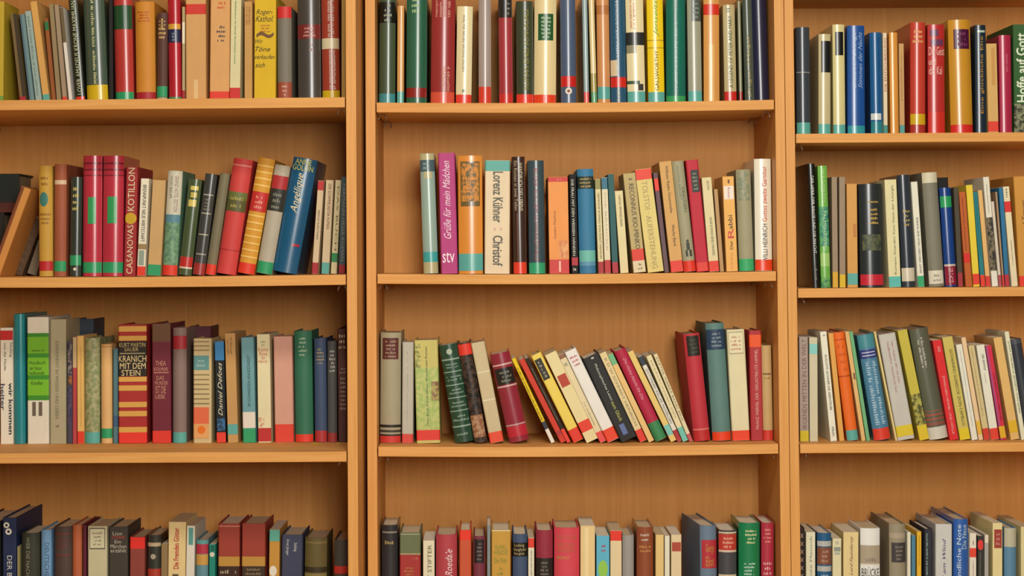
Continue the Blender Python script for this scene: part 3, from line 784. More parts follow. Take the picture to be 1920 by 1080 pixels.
C2 = [
(794,822,786,288,'h','#93aa9c','pale sea green glossy hardcover with dark band',[b(288,300,'#b4ac80'),b(300,322,'#4c6266'),dd(303,319,.2,.6,'#8fa8a8',2,'h'),b(322,335,'#b8ae84',.25,.8),b(473,492,'#3fa09c'),b(492,520,'#b4ac80')],G),
(827,859,821,287,'f','#b23f7a','magenta hardcover with white script and lowercase mark',[t('Grüße für mein Mädchen',302,448,.22,.66,'#ecd0dc','u'),t('stv',473,493,.1,.82,'#f0dfe4','h')]),
(860,906,858,292,'f','#d98c38','orange hardcover with dark ornament block, turquoise foot',[b(303,387,'#6e5a30',.1,.9),b(306,378,'#c9863a',.14,.86,'#6a5c3c'),dd(308,378,.18,.82,'#d98c38',4,'h'),b(476,508,TQ)],G),
(908,956,909,301,'f','#e2cdaa','broad cream hardcover with black letter upright title',[b(301,321,TQ),t('Lorenz Kühner',322,418,.32,.72,'#5a5648','d'),('o',430,.4,2.5,'#d8a8a0'),('o',430,.65,2.5,'#d8a8a0'),t('Christof',442,499,.32,.72,'#5a5648','d')]),
(963,988,959,294,'h','#3f2a20','dark brown glossy hardcover with white upright title',[t('HANDBUCH DES LEBENS',306,396,.5,.8,'#d8ceb0','d'),t('Ein Roman in zwei Teilen',302,395,.15,.4,'#b8a88c','d'),b(400,490,'#6a4a3c',.3,.4),b(492,520,'#e0402a')],G),
(992,1023,989,301,'h','#3c4e54','slate hardcover with faded red upright lettering',[t('BILDER AUS DEM SCHWARZWALD',316,490,.35,.62,'#93504a','d'),b(493,520,'#35a070')],G),
(1030,1068,1027,332,'p','#e99a58','orange paperback with red head and foot',[b(332,341,'#c4342a'),dd(333,340,.45,.65,'#e0a088',1,'h'),t('Gunther Plüschow',395,448,.25,.36,'#8a5a38','u'),b(452,485,'#c9773c',.5,.95,'#e0a060'),b(487,520,'#c83a34'),t('1',490,510,.48,.58,'#e8b8a0','h')]),
(1072,1085,1067,327,'p','#1f1f1c','narrow black paperback with white upright title',[t('DIE FRAU MIT DEN WEISSEN HÄNDEN',337,480,.25,.7,'#d8d4c4','d'),b(483,498,'#a8242a'),dd(500,510,.2,.7,'#b8b0a0',1,'h')]),
(1087,1118,1082,317,'h','#3b7a9e','blue hardcover with black and gold title block',[b(331,354,'#2a342c'),dd(332,353,.1,.9,'#b8a060',3,'h'),b(470,491,'#6fb8a8'),b(491,499,'#5f95b0')]),
(1122,1133,1115,336,'p','#ddd0a0','narrow cream book with olive head next to blue hardcover',[b(336,355,'#8d8a4c'),t('HEIMKEHR ROMAN VON KNUT HAMSUN',362,485,.35,.72,'#6a5a48','d'),b(491,520,DR)]),
(1134,1146,1127,333,'p','#e0d6b4','narrow white book with teal head, red foot',[b(333,355,'#2f6a80'),t('DIE BRÜCKE',362,470,.4,.7,'#b89a8a','d'),b(488,520,'#b82a30')]),
(1148,1160,1139,327,'p','#3c6464','narrow dark teal book leaning, red foot',[b(492,520,'#a82a34')]),
(1163,1179,1152,358,'p','#e0d2a0','short cream paperback leaning with tiny print',[t('CAROSSA VERWANDLUNGEN',366,425,.4,.7,'#6a5c44','d')]),
(1188,1212,1168,325,'p','#bca874','khaki leaning paperback with black capitals, red square',[dd(332,340,.35,.75,'#4c4430',1,'h'),t('RECONNUS KIO-MINKO',345,468,.36,.76,'#463e2c','d'),b(468,490,'#d43a26'),b(490,520,'#d8c8a0'),dd(493,508,.3,.8,'#6a5c44',2,'h')]),
(1214,1245,1189,317,'p','#ddca80','pale yellow leaning book with red head, thin capitals',[b(317,337,'#e0402a'),t('TOLSTOI · AUFERSTEHUNG',340,505,.32,.66,'#a89662','d')]),
(1246,1255,1224,324,'p','#6c565c','thin purple grey leaning booklet with red tag',[b(335,358,RD)]),
(1258,1282,1235,303,'p','#d3a566','tan leaning paperback with black upright print',[t('Wilhelm Raabe Gesammelte',311,400,.45,.68,'#4a3826','d'),t('Werke Band',422,462,.45,.68,'#4a3826','d'),b(490,520,RD)]),
(1283,1306,1259,302,'h','#a19c7c','grey green leaning jacket with walking figure',[t('WOLFGANG BORCHERT',310,375,.35,.5,'#7a8068','d'),t('DRAUSSEN',352,398,.55,.8,'#5a6a54','d'),('o',453,.55,2.6,'#3a4038'),b(456,470,'#3a4038',.4,.68),b(470,482,'#3a4038',.3,.48),b(470,482,'#3a4038',.62,.8),b(490,520,RD)]),
(1306,1330,1285,300,'f','#bb2838','bright red leaning hardcover with small black label',[b(319,361,'#2c2824',.3,.92),dd(322,358,.4,.8,'#8aa080',5,'h'),b(493,520,'#d83a2c')]),
(1330,1349,1315,333,'p','#ded0a0','cream leaning paperback with red foot, right of red',[t('ROTH',340,356,.45,.72,'#6a6a4c','d'),t('HIOB ROMAN EINES MANNES',408,480,.45,.72,'#6a7a5c','d'),b(490,520,RD)]),
(1350,1358,1338,355,'p','#b79468','thin tan booklet set back left of orange cream',[]),
(1362,1384,1354,331,'p','#e8b264','orange cream paperback with red and black title',[t('I',337,344,.45,.6,'#5a3a20','h'),b(349,374,'#e8dccc',.08,.92),t('Roman',352,372,.4,.62,'#b04a5c','d'),t('abbi',404,430,.32,.72,'#3a2c20','u'),t('R',429,447,.26,.78,'#c43a3c','u'),t('Der',452,468,.38,.66,'#4a3420','u'),t('Gordon',474,506,.36,.6,'#d89a58','u')]),
(1387,1415,1380,318,'h','#9d9878','grey green plain hardcover with green foot',[b(322,352,'#7f8870',.1,.9,'#9d9878'),b(352,376,'#7f8870',.1,.9,'#9d9878'),b(486,520,'#39a868')]),
(1418,1450,1415,298,'f','#e6dfc8','tall white hardcover with red and navy upright title',[t('WILLI HEINRICH',420,492,.42,.72,'#3a3a4c','u'),t('Gottes zweite Garnitur',312,416,.42,.72,'#c44444','u'),b(487,520,'#e0431f')],{'k':'gloss','d':.15}),
]
C3 = [
(712,751,713,624,'h','#a2987a','grey beige hardcover with maroon label, black foot rules',[b(634,674,'#5a2c26',.1,.88),dd(637,672,.2,.8,'#a88a70',5,'h'),b(797,802,'#2c2820'),b(807,811,'#3c362c'),b(815,818,'#2c2820'),b(818,840,'#c83a30')]),
(753,775,754,642,'f','#b5b09e','slim light grey hardcover with red foot',[dd(655,790,.35,.6,'#c8c4b4',1),b(814,840,'#cf463a')]),
(781,826,776,638,'f','#c3b868','yellow green picture jacket with painted branches',[b(690,806,'#9ab060',.0,1.0,'#b8bc70'),b(645,690,'#6a7a40',.0,.25,'#c3b868'),t('Otto Erich Kiesel Hanne Wundersam Roman',650,800,.44,.54,'#4a5a34','u'),b(716,752,'#7a5a40',.68,1.0,'#a89a58'),b(807,826,'#d83a2c')]),
(853,888,822,646,'h','#2a4834','dark green leaning hardcover with silver bands',[('o',660,.5,5.5,'#a8b49c'),b(673,676,'#8aa08a'),dd(681,692,.1,.95,'#8aa08a',2,'h'),b(697,699,'#8aa08a'),dd(704,716,.1,.95,'#8aa08a',2,'h'),b(722,724,'#8aa08a'),dd(729,741,.1,.95,'#8aa08a',2,'h'),b(746,748,'#8aa08a'),dd(753,766,.1,.95,'#8aa08a',2,'h'),b(771,773,'#8aa08a'),dd(778,793,.1,.95,'#8aa08a',2,'h'),b(800,803,'#8aa08a'),dd(812,820,.15,.8,'#8aa08a',1,'h')],G),
(889,915,857,643,'h','#4a382c','black leaning hardcover with leaf pattern, red head',[b(645,666,'#d83a2a'),b(780,822,'#8a5a3c',.05,.95,'#b08a68')],{'k':'mottle','c2':'#1f1c18'}),
(918,945,881,642,'f','#c6b48c','cream cloth leaning hardcover with red foot',[b(697,700,'#d8cba8'),b(750,753,'#d8cba8'),b(812,840,'#dd4a2c')]),
(955,993,917,662,'h','#8f2c38','deep red leaning hardcover with black title square',[b(683,686,'#d0a8a0'),b(691,722,'#26221e',.05,.98),dd(695,719,.2,.85,'#7a7a64',3,'h'),b(724,727,'#d0a8a0'),b(798,801,'#c09090'),b(802,822,'#bb2c38')],G),
(1033,1041,958,672,'p','#e2c21c','very thin yellow booklet leaning at front of the slope',[dd(690,790,.2,.7,'#5a4c14',1),b(792,806,'#2c3444'),b(806,840,'#e0d8c8')]),
(1051,1062,971,674,'p','#c9402e','thin red orange booklet leaning behind yellow one',[b(810,818,'#a82c28')]),
(1063,1071,983,672,'p','#30261c','thin black leaning booklet with red foot',[dd(690,790,.3,.7,'#8a7a58',1),b(806,840,RD)]),
(1074,1095,992,664,'f','#e6cb58','yellow leaning hardcover with black title label',[b(673,712,'#2a261a',.1,.75),dd(676,709,.3,.6,'#b8b09a',5,'h'),b(808,840,'#d8341f')]),
(1099,1123,1018,662,'p','#e2d29c','cream leaning book with red seal',[b(704,726,'#b03c24',.15,.9),b(793,812,'#dc3a20')]),
(1124,1137,1044,664,'p','#e0cfa4','narrow cream leaning book with brown head',[b(664,672,'#8a5a3c'),dd(676,690,.2,.8,'#8a8a6c',1,'h'),dd(755,800,.3,.6,'#a89a78',1),b(812,840,'#dd4a44')]),
(1138,1162,1054,657,'f','#e4dfd4','plain white leaning hardcover with pink print',[dd(666,688,.2,.85,'#d0787c',3,'h'),b(808,840,'#e0411f')]),
(1163,1197,1088,667,'f','#24221f','broad black leaning paperback with white green title',[('o',672,.55,3,'#b8b8ac',.6),t('Philosophisches Lesen',684,755,.44,.62,'#c8c8b8','d'),t('zum Glück',757,795,.44,.64,'#b8bc5c','d'),b(800,820,'#5a6a98',.3,.6)]),
(1199,1214,1121,661,'p','#dcc894','narrow cream leaning book with spaced capitals',[t('K D W SCHMIDT HEINRICH',672,800,.35,.7,'#8a7a58','d'),b(808,840,'#d83424')]),
(1215,1227,1136,664,'p','#e2bc7a','narrow peach leaning book with green head',[b(664,684,'#6fae7a')]),
(1229,1252,1149,656,'h','#b02844','crimson leaning hardcover with white script, green foot',[t('Die Hohe Nacht Sie Die',672,752,.42,.66,'#dc98a0','d'),b(795,840,'#3c8250')]),
(1257,1269,1174,659,'p','#e0c274','narrow yellow cream leaning book with turquoise tape',[b(799,818,'#7cc0b0')]),
(1270,1279,1195,668,'p','#ded8c8','narrow white leaning book with navy head',[b(668,685,'#2a3444'),t('GOTTFRIED KELLER NOVELLEN',692,795,.3,.75,'#5a5a54','d'),b(808,840,'#a82c30')]),
(1280,1291,1210,667,'p','#e0d3a6','narrow cream leaning book with turquoise foot',[t('ERZÄHLUNGEN DES',676,785,.4,.7,'#9a8a68','d'),b(803,840,'#6fbca8')]),
(1292,1300,1224,664,'p','#ddcfa4','rightmost narrow cream book of the leaning group',[t('STIFTER WERKE BAND EINS',670,790,.3,.75,'#7a6e54','d'),b(815,840,'#c05058')]),
(1302,1333,1281,626,'h','#b8323c','thick red hardcover with black label, left cover showing',[b(630,668,'#2a2620',.15,.92),dd(634,664,.3,.8,'#4a5040',4,'h'),b(805,808,'#d07068'),b(808,840,'#b82c2c')],{'d':.15}),
(1337,1372,1323,606,'h','#5c7f78','grey teal hardcover with navy title label, red foot',[b(618,656,'#2c4058'),dd(622,652,.25,.8,'#8a98a0',4,'h'),b(811,840,'#e0421f')],{'d':.16}),
(1373,1407,1362,618,'f','#d8cfa6','cream hardcover with framed red print label',[b(622,664,'#a89c78',.08,.9),b(624,662,'#dcd3ac',.11,.87),dd(628,658,.2,.78,'#c0806c',4,'h'),b(808,840,'#e0401c')]),
(1408,1432,1404,620,'f','#a82e30','narrow red hardcover with orange head, white dots',[b(628,651,'#e0521c'),t('FRANZ WERFEL DER VERUNTREUTE HIMMEL',655,805,.42,.66,'#dca898','u')]),
(1433,1452,1429,648,'h','#c1a06a','short tan hardcover beside side panel, red foot',[b(700,703,'#7a5c34',.1,.9),dd(706,712,.2,.8,'#7a5c34',1,'h'),b(807,840,'#c93a2c')]),
]
C4 = [
(715,746,715,985,'h','#2e2c30','black navy hardcover with pale line and gilt title',[b(997,1000,'#8a8474',.05,.95),dd(1012,1023,.2,.75,'#a08a58',1,'h')],G),
(749,789,749,999,'f','#666c4a','green grey hardcover with red title field',[b(1001,1003,'#98a080',.05,.95),b(1038,1040,'#b89a70'),b(1041,1180,'#a02e2a'),dd(1044,1050,.6,.9,'#c08060',1,'h'),dd(1062,1080,.2,.7,'#b8803c',3,'h')]),
(793,815,793,1014,'p','#dcd3b4','cream paperback with dark upright lettering',[t('ADALBERT STIFTER',1022,1150,.4,.75,'#6a6448','u')]),
(817,857,817,1003,'h','#ae4048','rose red hardcover with white script title',[t('Florentine Roedale',1030,1150,.45,.78,'#e8d0d0','u')]),
(861,884,861,994,'f','#c25230','orange red hardcover with brighter red head',[b(994,1013,'#e0341f')]),
(887,910,887,1006,'h','#75303f','wine hardcover with black label',[b(1012,1056,'#26201e',.1,.9),dd(1016,1052,.25,.8,'#7a6a68',5,'h')]),
(913,920,913,985,'p','#7d8888','very thin blue grey booklet standing beside golden hardcover',[]),
(921,958,921,994,'f','#c0933a','golden yellow hardcover with green print, pale head',[b(994,996,'#e8dcb8'),t('KARL',1022,1030,.2,.8,'#8a8a34','h'),t('HEIDE',1032,1040,.15,.85,'#8a8a34','h'),t('Die Welt',1046,1056,.15,.8,'#8a8a34','h'),dd(1062,1080,.3,.6,'#8a8a34',2,'h')]),
(961,989,961,1002,'h','#40506c','slate blue hardcover with black gilt title block',[b(1018,1044,'#1f1c18'),t('Ludwig',1020,1027,.1,.8,'#b8a470','h'),t('Ganghofer',1028,1035,.05,.95,'#b8a470','h'),t('Bergluft',1036,1042,.1,.8,'#b8a470','h')]),
(990,1002,990,1009,'p','#ddd6bc','narrow white book with red head',[b(1009,1027,'#d83a26'),dd(1032,1150,.4,.7,'#8a8470',1)]),
(1005,1037,1005,995,'h','#922c3c','wine red hardcover with black lower label',[b(1047,1140,'#26211e'),dd(1052,1080,.25,.75,'#7a7060',4,'h')]),
(1039,1087,1039,990,'h','#cf4450','broad light red hardcover with gilt title lines',[t('DEUTSCHE',1004,1012,.12,.88,'#b86a48','h'),t('HELDEN',1018,1026,.12,.8,'#b86a48','h'),t('SAGEN',1028,1036,.15,.8,'#b86a48','h'),t('ERZÄHLT',1042,1049,.1,.6,'#c09a50','h')]),
(1088,1116,1088,986,'p','#dfc28a','cream paperback with plain spine',[b(990,1180,'#e8d09c',.3,.55)]),
(1118,1143,1118,1005,'p','#5faec8','sky blue paperback with red scribble and green shape',[dd(1020,1036,.35,.75,'#b8445c',2,'h'),('o',1068,.5,9,'#8fc04c',1.9)]),
(1144,1166,1144,995,'p','#dcc79c','cream paperback with red head right of sky blue',[b(995,1014,'#dc341f')]),
(1167,1189,1167,1004,'h','#97928c','plain light grey hardcover',[]),
(1194,1226,1194,989,'h','#8d4a2e','chestnut brown hardcover with white and gilt lines',[dd(999,1016,.15,.8,'#c8b8a4',2,'h'),dd(1022,1037,.15,.85,'#c08a4c',2,'h')],G),
(1229,1245,1229,1003,'p','#dcbc78','narrow yellow cream paperback left of white booklet',[]),
(1246,1256,1246,1005,'p','#ddd8c0','narrow white booklet between two cream paperbacks',[]),
(1258,1278,1258,1003,'p','#dac49a','cream paperback with brick red band',[b(1017,1034,'#a84432',.08,.95)]),
(1315,1347,1313,986,'h','#66788c','blue hardcover with red title block, dark side showing',[b(1013,1066,'#b0323a',.08,1.0),t('George',1020,1040,.3,.8,'#b8863c','h'),t('Eliot',1044,1062,.3,.8,'#b8863c','h')],{'yaw':6,'d':.165}),
(1348,1382,1348,995,'h','#444448','charcoal hardcover with red label between cream lines',[b(998,1001,'#d0c0a0'),b(1002,1032,'#ba3c30'),dd(1006,1029,.2,.85,'#d8a890',3,'h'),b(1032,1036,'#d0b8a0'),b(1078,1082,'#d0c0a0')],G),
(1386,1426,1386,981,'h','#14794a','vivid green glossy hardcover with white gold title',[dd(992,1021,.25,.85,'#d6d49a',4,'h'),dd(1054,1080,.15,.8,'#b8d8c4',4,'h')],G),
(1428,1452,1428,981,'h','#ad3044','rose red hardcover last before right side panel',[dd(990,1019,.15,.85,'#d88a80',4,'h'),dd(1052,1080,.15,.8,'#dca0a4',3,'h')],G),
]
R1 = [
(1495,1521,1493,51,'h','#3c4248','slate grey glossy hardcover first on shelf',[b(135,137,'#8a8a84'),b(230,256,'#5aa698')],G),
(1535,1558,1535,64,'f','#c3b588','cream hardcover with longer black label, olive sides',[b(77,136,'#191916',.2,1.0),b(233,256,TQ)],dict(k='gloss')),
(1563,1586,1561,46,'f','#d3c68a','tall cream hardcover with short black label',[b(60,104,'#141412',.2,.88),b(234,256,TQ)],dict(k='gloss')),
(1590,1623,1589,48,'f','#1f4f92','royal blue hardcover with two lines of white script',[t('Elisabeth Goudge',60,165,.28,.52,'#b8cce0','u'),t('Stimmen der Nacht',60,166,.6,.84,'#9ab4d4','u'),b(236,256,'#2f9098')],G),
(1634,1657,1631,61,'h','#1f5a8c','blue glossy hardcover with white patch near foot',[dd(70,205,.6,.85,'#16467a',1),b(213,225,'#cfd4cc',.0,.85),b(228,256,'#2f8088')],G),
(1657,1665,1655,62,'p','#dccdac','thin cream booklet with red upright print',[t('DIE ENTSCHEIDUNG',72,172,.25,.8,'#b03c34','u'),b(235,256,'#3c8a80')]),
(1670,1686,1667,61,'p','#d8933f','slim orange book right of thin cream booklet',[b(62,250,'#e0a85c',.2,.45)],G),
(1687,1697,1685,82,'p','#c49a62','slim short tan book with turquoise foot',[dd(100,190,.3,.7,'#a87c48',1),b(235,256,'#4f948c')]),
(1708,1737,1708,42,'h','#c04030','red glossy hardcover with yellow tape square',[dd(55,82,.1,.85,'#dcaa6a',3,'h'),b(214,234,'#cfa81e'),b(234,256,'#a8342a')],G),
(1741,1773,1740,46,'f','#b32e2c','red jacket book with navy patches and pale title',[b(56,68,'#6e3a5a',.12,.62),b(74,86,'#6a3858',.15,.9),t('Der Geist',88,104,.05,.98,'#e0b8a8','h'),t('und',109,122,.05,.45,'#e0b8a8','h'),t('das Kal',125,140,.05,.82,'#e0b8a8','h'),b(210,256,'#c93024')],dict(k='gloss')),
(1785,1827,1779,37,'h','#c88f2a','ochre yellow hardcover with purple rounded label',[b(55,92,'#4c1436',.2,.92),dd(58,88,.3,.82,'#7a3c64',3,'h'),b(234,256,'#d02c22')],G),
(1830,1851,1828,47,'f','#1c2c38','navy book with gold upright title',[b(57,61,'#b4c4b8',.2,.9),t('Eine glückliche Ehe',68,213,.45,.78,'#b8862f','u')],G),
(1853,1873,1849,82,'p','#d2a865','short tan book with red foot beside navy one',[b(90,160,'#c4924c',.45,.8),b(228,247,RD)]),
(1876,1899,1873,66,'p','#ab2a46','crimson book left of green jacket',[dd(100,135,.5,.75,'#c46878',1)],G),
(1902,1945,1899,46,'f','#2f5a28','green jacket with large white upright title at edge',[t('Hoffe auf Gott',62,192,.12,.56,'#dde6c8','u'),b(195,256,'#23301c',0,1,'#8a8a68')],{'d':.17}),
]
R2 = [
(1524,1538,1514,307,'f','#14150f','tall black paperback beside side panel, white upright print',[t('DER HERR DER RINGE UND DIE MACHT',330,476,.35,.72,'#d0d0c4','d'),dd(488,525,.2,.8,'#6a6a62',1)],{'k':'gloss','d':.15}),
(1540,1558,1533,311,'f','#6fae4a','bright green jacket with teal middle',[t('MANFRED',318,380,.4,.7,'#a8cc84','d'),b(388,462,'#2f7a68',0,1,'#5aa068'),t('PALMENZWEIG',396,470,.42,.75,'#b8d8b4','d'),b(475,500,'#9ac46c'),b(520,545,'#3c7a5a',0,1,'#6fae4a')],G),
(1561,1572,1559,332,'p','#98846c','left one of two thin taupe booklets with yellow foot',[b(510,545,'#cfa028')]),
(1574,1586,1573,332,'p','#98846c','right one of two thin taupe booklets with yellow foot',[b(515,545,'#d2b01c')]),
(1589,1609,1587,345,'p','#cf9a54','slim orange tan book with turquoise tape',[b(420,445,'#b87a38',.6,.9),b(513,534,TQ)]),
(1615,1659,1611,345,'h','#2b3030','thick black glossy hardcover with gilt title, red tape',[dd(375,382,.3,.85,'#b89a4c',1,'h'),dd(389,422,.4,.8,'#c4a04c',4,'h'),b(440,470,'#3c4438',.1,.9,'#5c6040'),b(515,535,'#c42a38')],G),
(1667,1690,1658,337,'p','#dcd3a2','cream paperback with tall upright print, turquoise foot',[t('Romano Guardini Vom Geist der Liturgie',348,515,.5,.74,'#5c5c48','u'),b(519,545,'#58b4a8')]),
(1693,1718,1683,328,'h','#30363e','dark slate hardcover with white label at foot',[dd(392,426,.25,.85,'#a89450',4,'h'),b(503,528,'#cfc6ac')],G),
(1721,1734,1707,341,'p','#e0dcc8','narrow white leaning paperback with green foot',[t('ERNST WIECHERT MISSA SINE NOMINE',408,512,.4,.72,'#5c5c54','u'),b(518,545,'#35a068')]),
(1744,1773,1729,323,'h','#7d7a68','grey leaning hardcover with white head and foot label',[b(323,343,'#cfc8aa'),b(508,533,'#d8d2ba',.0,.95),dd(513,530,.2,.75,'#8a8674',2,'h')]),
(1774,1796,1762,352,'h','#1c3f80','royal blue leaning hardcover with green tape, red foot',[b(368,389,'#2f9a5c'),b(496,500,'#c8b8a8'),b(500,535,'#8a2438'),t('DIE',503,530,.3,.65,'#d8a0a0','u')],G),
(1766,1788,1756,333,'f','#1c1815','black book pushed back behind royal blue one',[],{'sb':.105,'d':.1}),
(1797,1808,1789,352,'p','#4c4436','thin dark leaning booklet with red foot',[b(512,545,'#a03038')]),
(1809,1823,1795,360,'p','#b85e2a','narrow orange brown leaning book with red tag',[dd(370,470,.3,.6,'#8a4420',1),b(475,493,'#cf2a20')]),
(1825,1838,1811,347,'p','#e0c63c','narrow yellow leaning book with red foot',[b(514,534,RD)]),
(1839,1848,1824,360,'p','#2a7a80','narrow teal leaning book',[dd(365,480,.3,.6,'#1c5a68',1),b(516,545,RD)]),
(1849,1858,1833,357,'p','#dcb070','narrow peach leaning book next to photo cover',[b(518,545,'#d2382c')]),
(1860,1872,1843,332,'p','#ddd8c4','narrow white leaning book with black photo below',[b(408,508,'#2c2a24',.0,1.0,'#7a6e54'),dd(345,400,.35,.6,'#a8a08c',1),b(512,545,'#e0dccc')]),
(1873,1879,1858,378,'p','#d0c4b0','very thin white leaning booklet with pink foot',[b(516,545,'#b04a58')]),
(1880,1884,1866,360,'p','#a58868','very thin taupe leaning booklet left of blue one',[b(516,545,RD)]),
(1885,1894,1873,352,'p','#2f7098','narrow blue leaning booklet with red foot',[b(515,545,'#b4303a')]),
(1896,1909,1879,350,'p','#e0d2ac','narrow cream leaning book with red square near top',[dd(354,370,.3,.7,'#4a4436',1),b(378,398,'#d4302a'),dd(450,500,.4,.65,'#a89a80',1)]),
(1912,1938,1900,331,'f','#c88e3a','ochre leaning book cut off by right edge',[t('Roman und Trauer',375,480,.45,.75,'#5a3c1c','u'),b(518,545,RD)],{'d':.15}),
]
R3 = [
(1500,1517,1498,632,'p','#a8988a','grey paperback with brown capitals, yellow foot',[t('IRGENDS MITTEN IN DER WELT',636,805,.3,.8,'#7c5c58','u'),b(808,840,'#ccb41e')]),
(1518,1534,1517,633,'p','#c9bfa0','pale grey paperback with light turquoise patch',[b(645,664,'#84c4bc')]),
(1557,1570,1537,622,'p','#e2dec8','narrow white leaning paperback with fine black print',[dd(627,631,.4,.7,'#4a4a44',1,'h'),t('AUGUSTE LECHNER DIE ABENTEUER',665,770,.35,.7,'#4c4a44','d'),t('VERLAG',800,818,.35,.7,'#4c4a44','d')]),
(1574,1585,1554,625,'p','#d8a050','narrow mustard leaning booklet left of orange hardcover',[]),
(1588,1611,1561,623,'h','#e0681f','bright orange leaning hardcover with turquoise foot',[b(636,638,'#b84c14'),dd(642,700,.2,.8,'#c25518',4,'h'),b(705,707,'#a8441a'),b(808,827,TQ)]),
(1615,1624,1583,622,'p','#d8b070','narrow peach leaning book beside green edged one',[b(700,712,'#6a4a34',.4,.8)]),
(1624,1632,1591,622,'p','#6faa78','narrow light green leaning booklet',[]),
(1641,1675,1609,627,'h','#4c7e9a','blue leaning hardcover with pale lettering, red foot',[b(627,652,'#4a8a94'),b(656,672,'#343c7a'),b(660,662,'#b8c0d4',.1,.9),b(666,668,'#b8c0d4',.1,.9),dd(678,798,.15,.9,'#9ab8c8',2),b(805,840,'#d84030')],dict(k='gloss')),
(1676,1682,1634,622,'p','#dcc684','very thin cream leaning booklet behind blue hardcover',[]),
(1683,1716,1646,626,'f','#bdb9ae','broad light grey leaning hardcover, yellow foot tape',[dd(640,740,.35,.55,'#b8908c',1),dd(640,720,.62,.78,'#b8908c',1),b(800,820,'#d2bc2c')]),
(1724,1743,1682,619,'p','#bfb044','olive yellow leaning book with dark leaf picture',[b(740,798,'#4a4a24',.0,1.0,'#a8a048'),b(800,840,'#d2b824')]),
(1744,1780,1705,616,'h','#5c5e4c','dark grey green leaning hardcover, white foot label',[dd(632,690,.25,.6,'#c0b8a4',2),b(772,774,'#8a5a48'),b(778,782,'#9a5444'),b(786,790,'#9a5444'),b(794,800,'#8a5444'),b(803,830,'#ccc8b8')],G),
(1781,1798,1748,638,'p','#d22a2c','bright red leaning paperback with white upright print',[t('HEINZ G KONSALIK LIEBE',650,660,.4,.7,'#e8b0a8','d'),t('ZWISCHEN HIMMEL UND HÖLLE',705,815,.4,.7,'#e8b0a8','d')]),
(1800,1820,1766,632,'p','#c6b45c','olive cream leaning paperback, dark upright title',[t('GIOVANNINO GUARESCHI',655,740,.45,.75,'#5c5424','d'),t('DON CAMILLO',745,800,.45,.75,'#5c5424','d'),b(805,840,'#d6be1c')]),
(1822,1834,1792,646,'p','#dfdbc8','narrow white leaning paperback right of olive one',[dd(655,800,.4,.6,'#a8b0b0',1)]),
(1835,1844,1802,633,'p','#e0c094','narrow peach leaning booklet between white ones',[b(790,815,'#dcb040')]),
(1845,1857,1815,648,'p','#cbb884','narrow khaki leaning book with red foot',[dd(655,780,.3,.6,'#b8a06c',1),b(804,840,'#c83a28')]),
(1858,1874,1830,647,'p','#dedac6','white leaning paperback with short black print',[t('DER SEEWOLF',665,695,.45,.72,'#3c3c3c','d'),dd(700,720,.4,.55,'#a8a494',1),b(804,840,'#d8402c')]),
(1876,1888,1847,648,'p','#cc2c48','narrow magenta red leaning book with yellow tape',[b(648,840,'#a04a7c',.0,.3),dd(700,790,.5,.8,'#6a1c34',1),b(800,822,'#d8a824')]),
(1895,1912,1862,633,'p','#dab06a','tan leaning paperback with yellow tape right of magenta',[b(790,812,'#d8ac20')]),
(1915,1924,1883,622,'p','#dcd8b8','narrow white leaning book with dark green print',[t('JOHN STEINBECK JENSEITS VON EDEN',640,775,.3,.75,'#4c5444','d')]),
(1926,1948,1894,636,'h','#363a42','dark slate leaning hardcover cut by right edge',[b(636,645,'#4a4e54')],G),
]
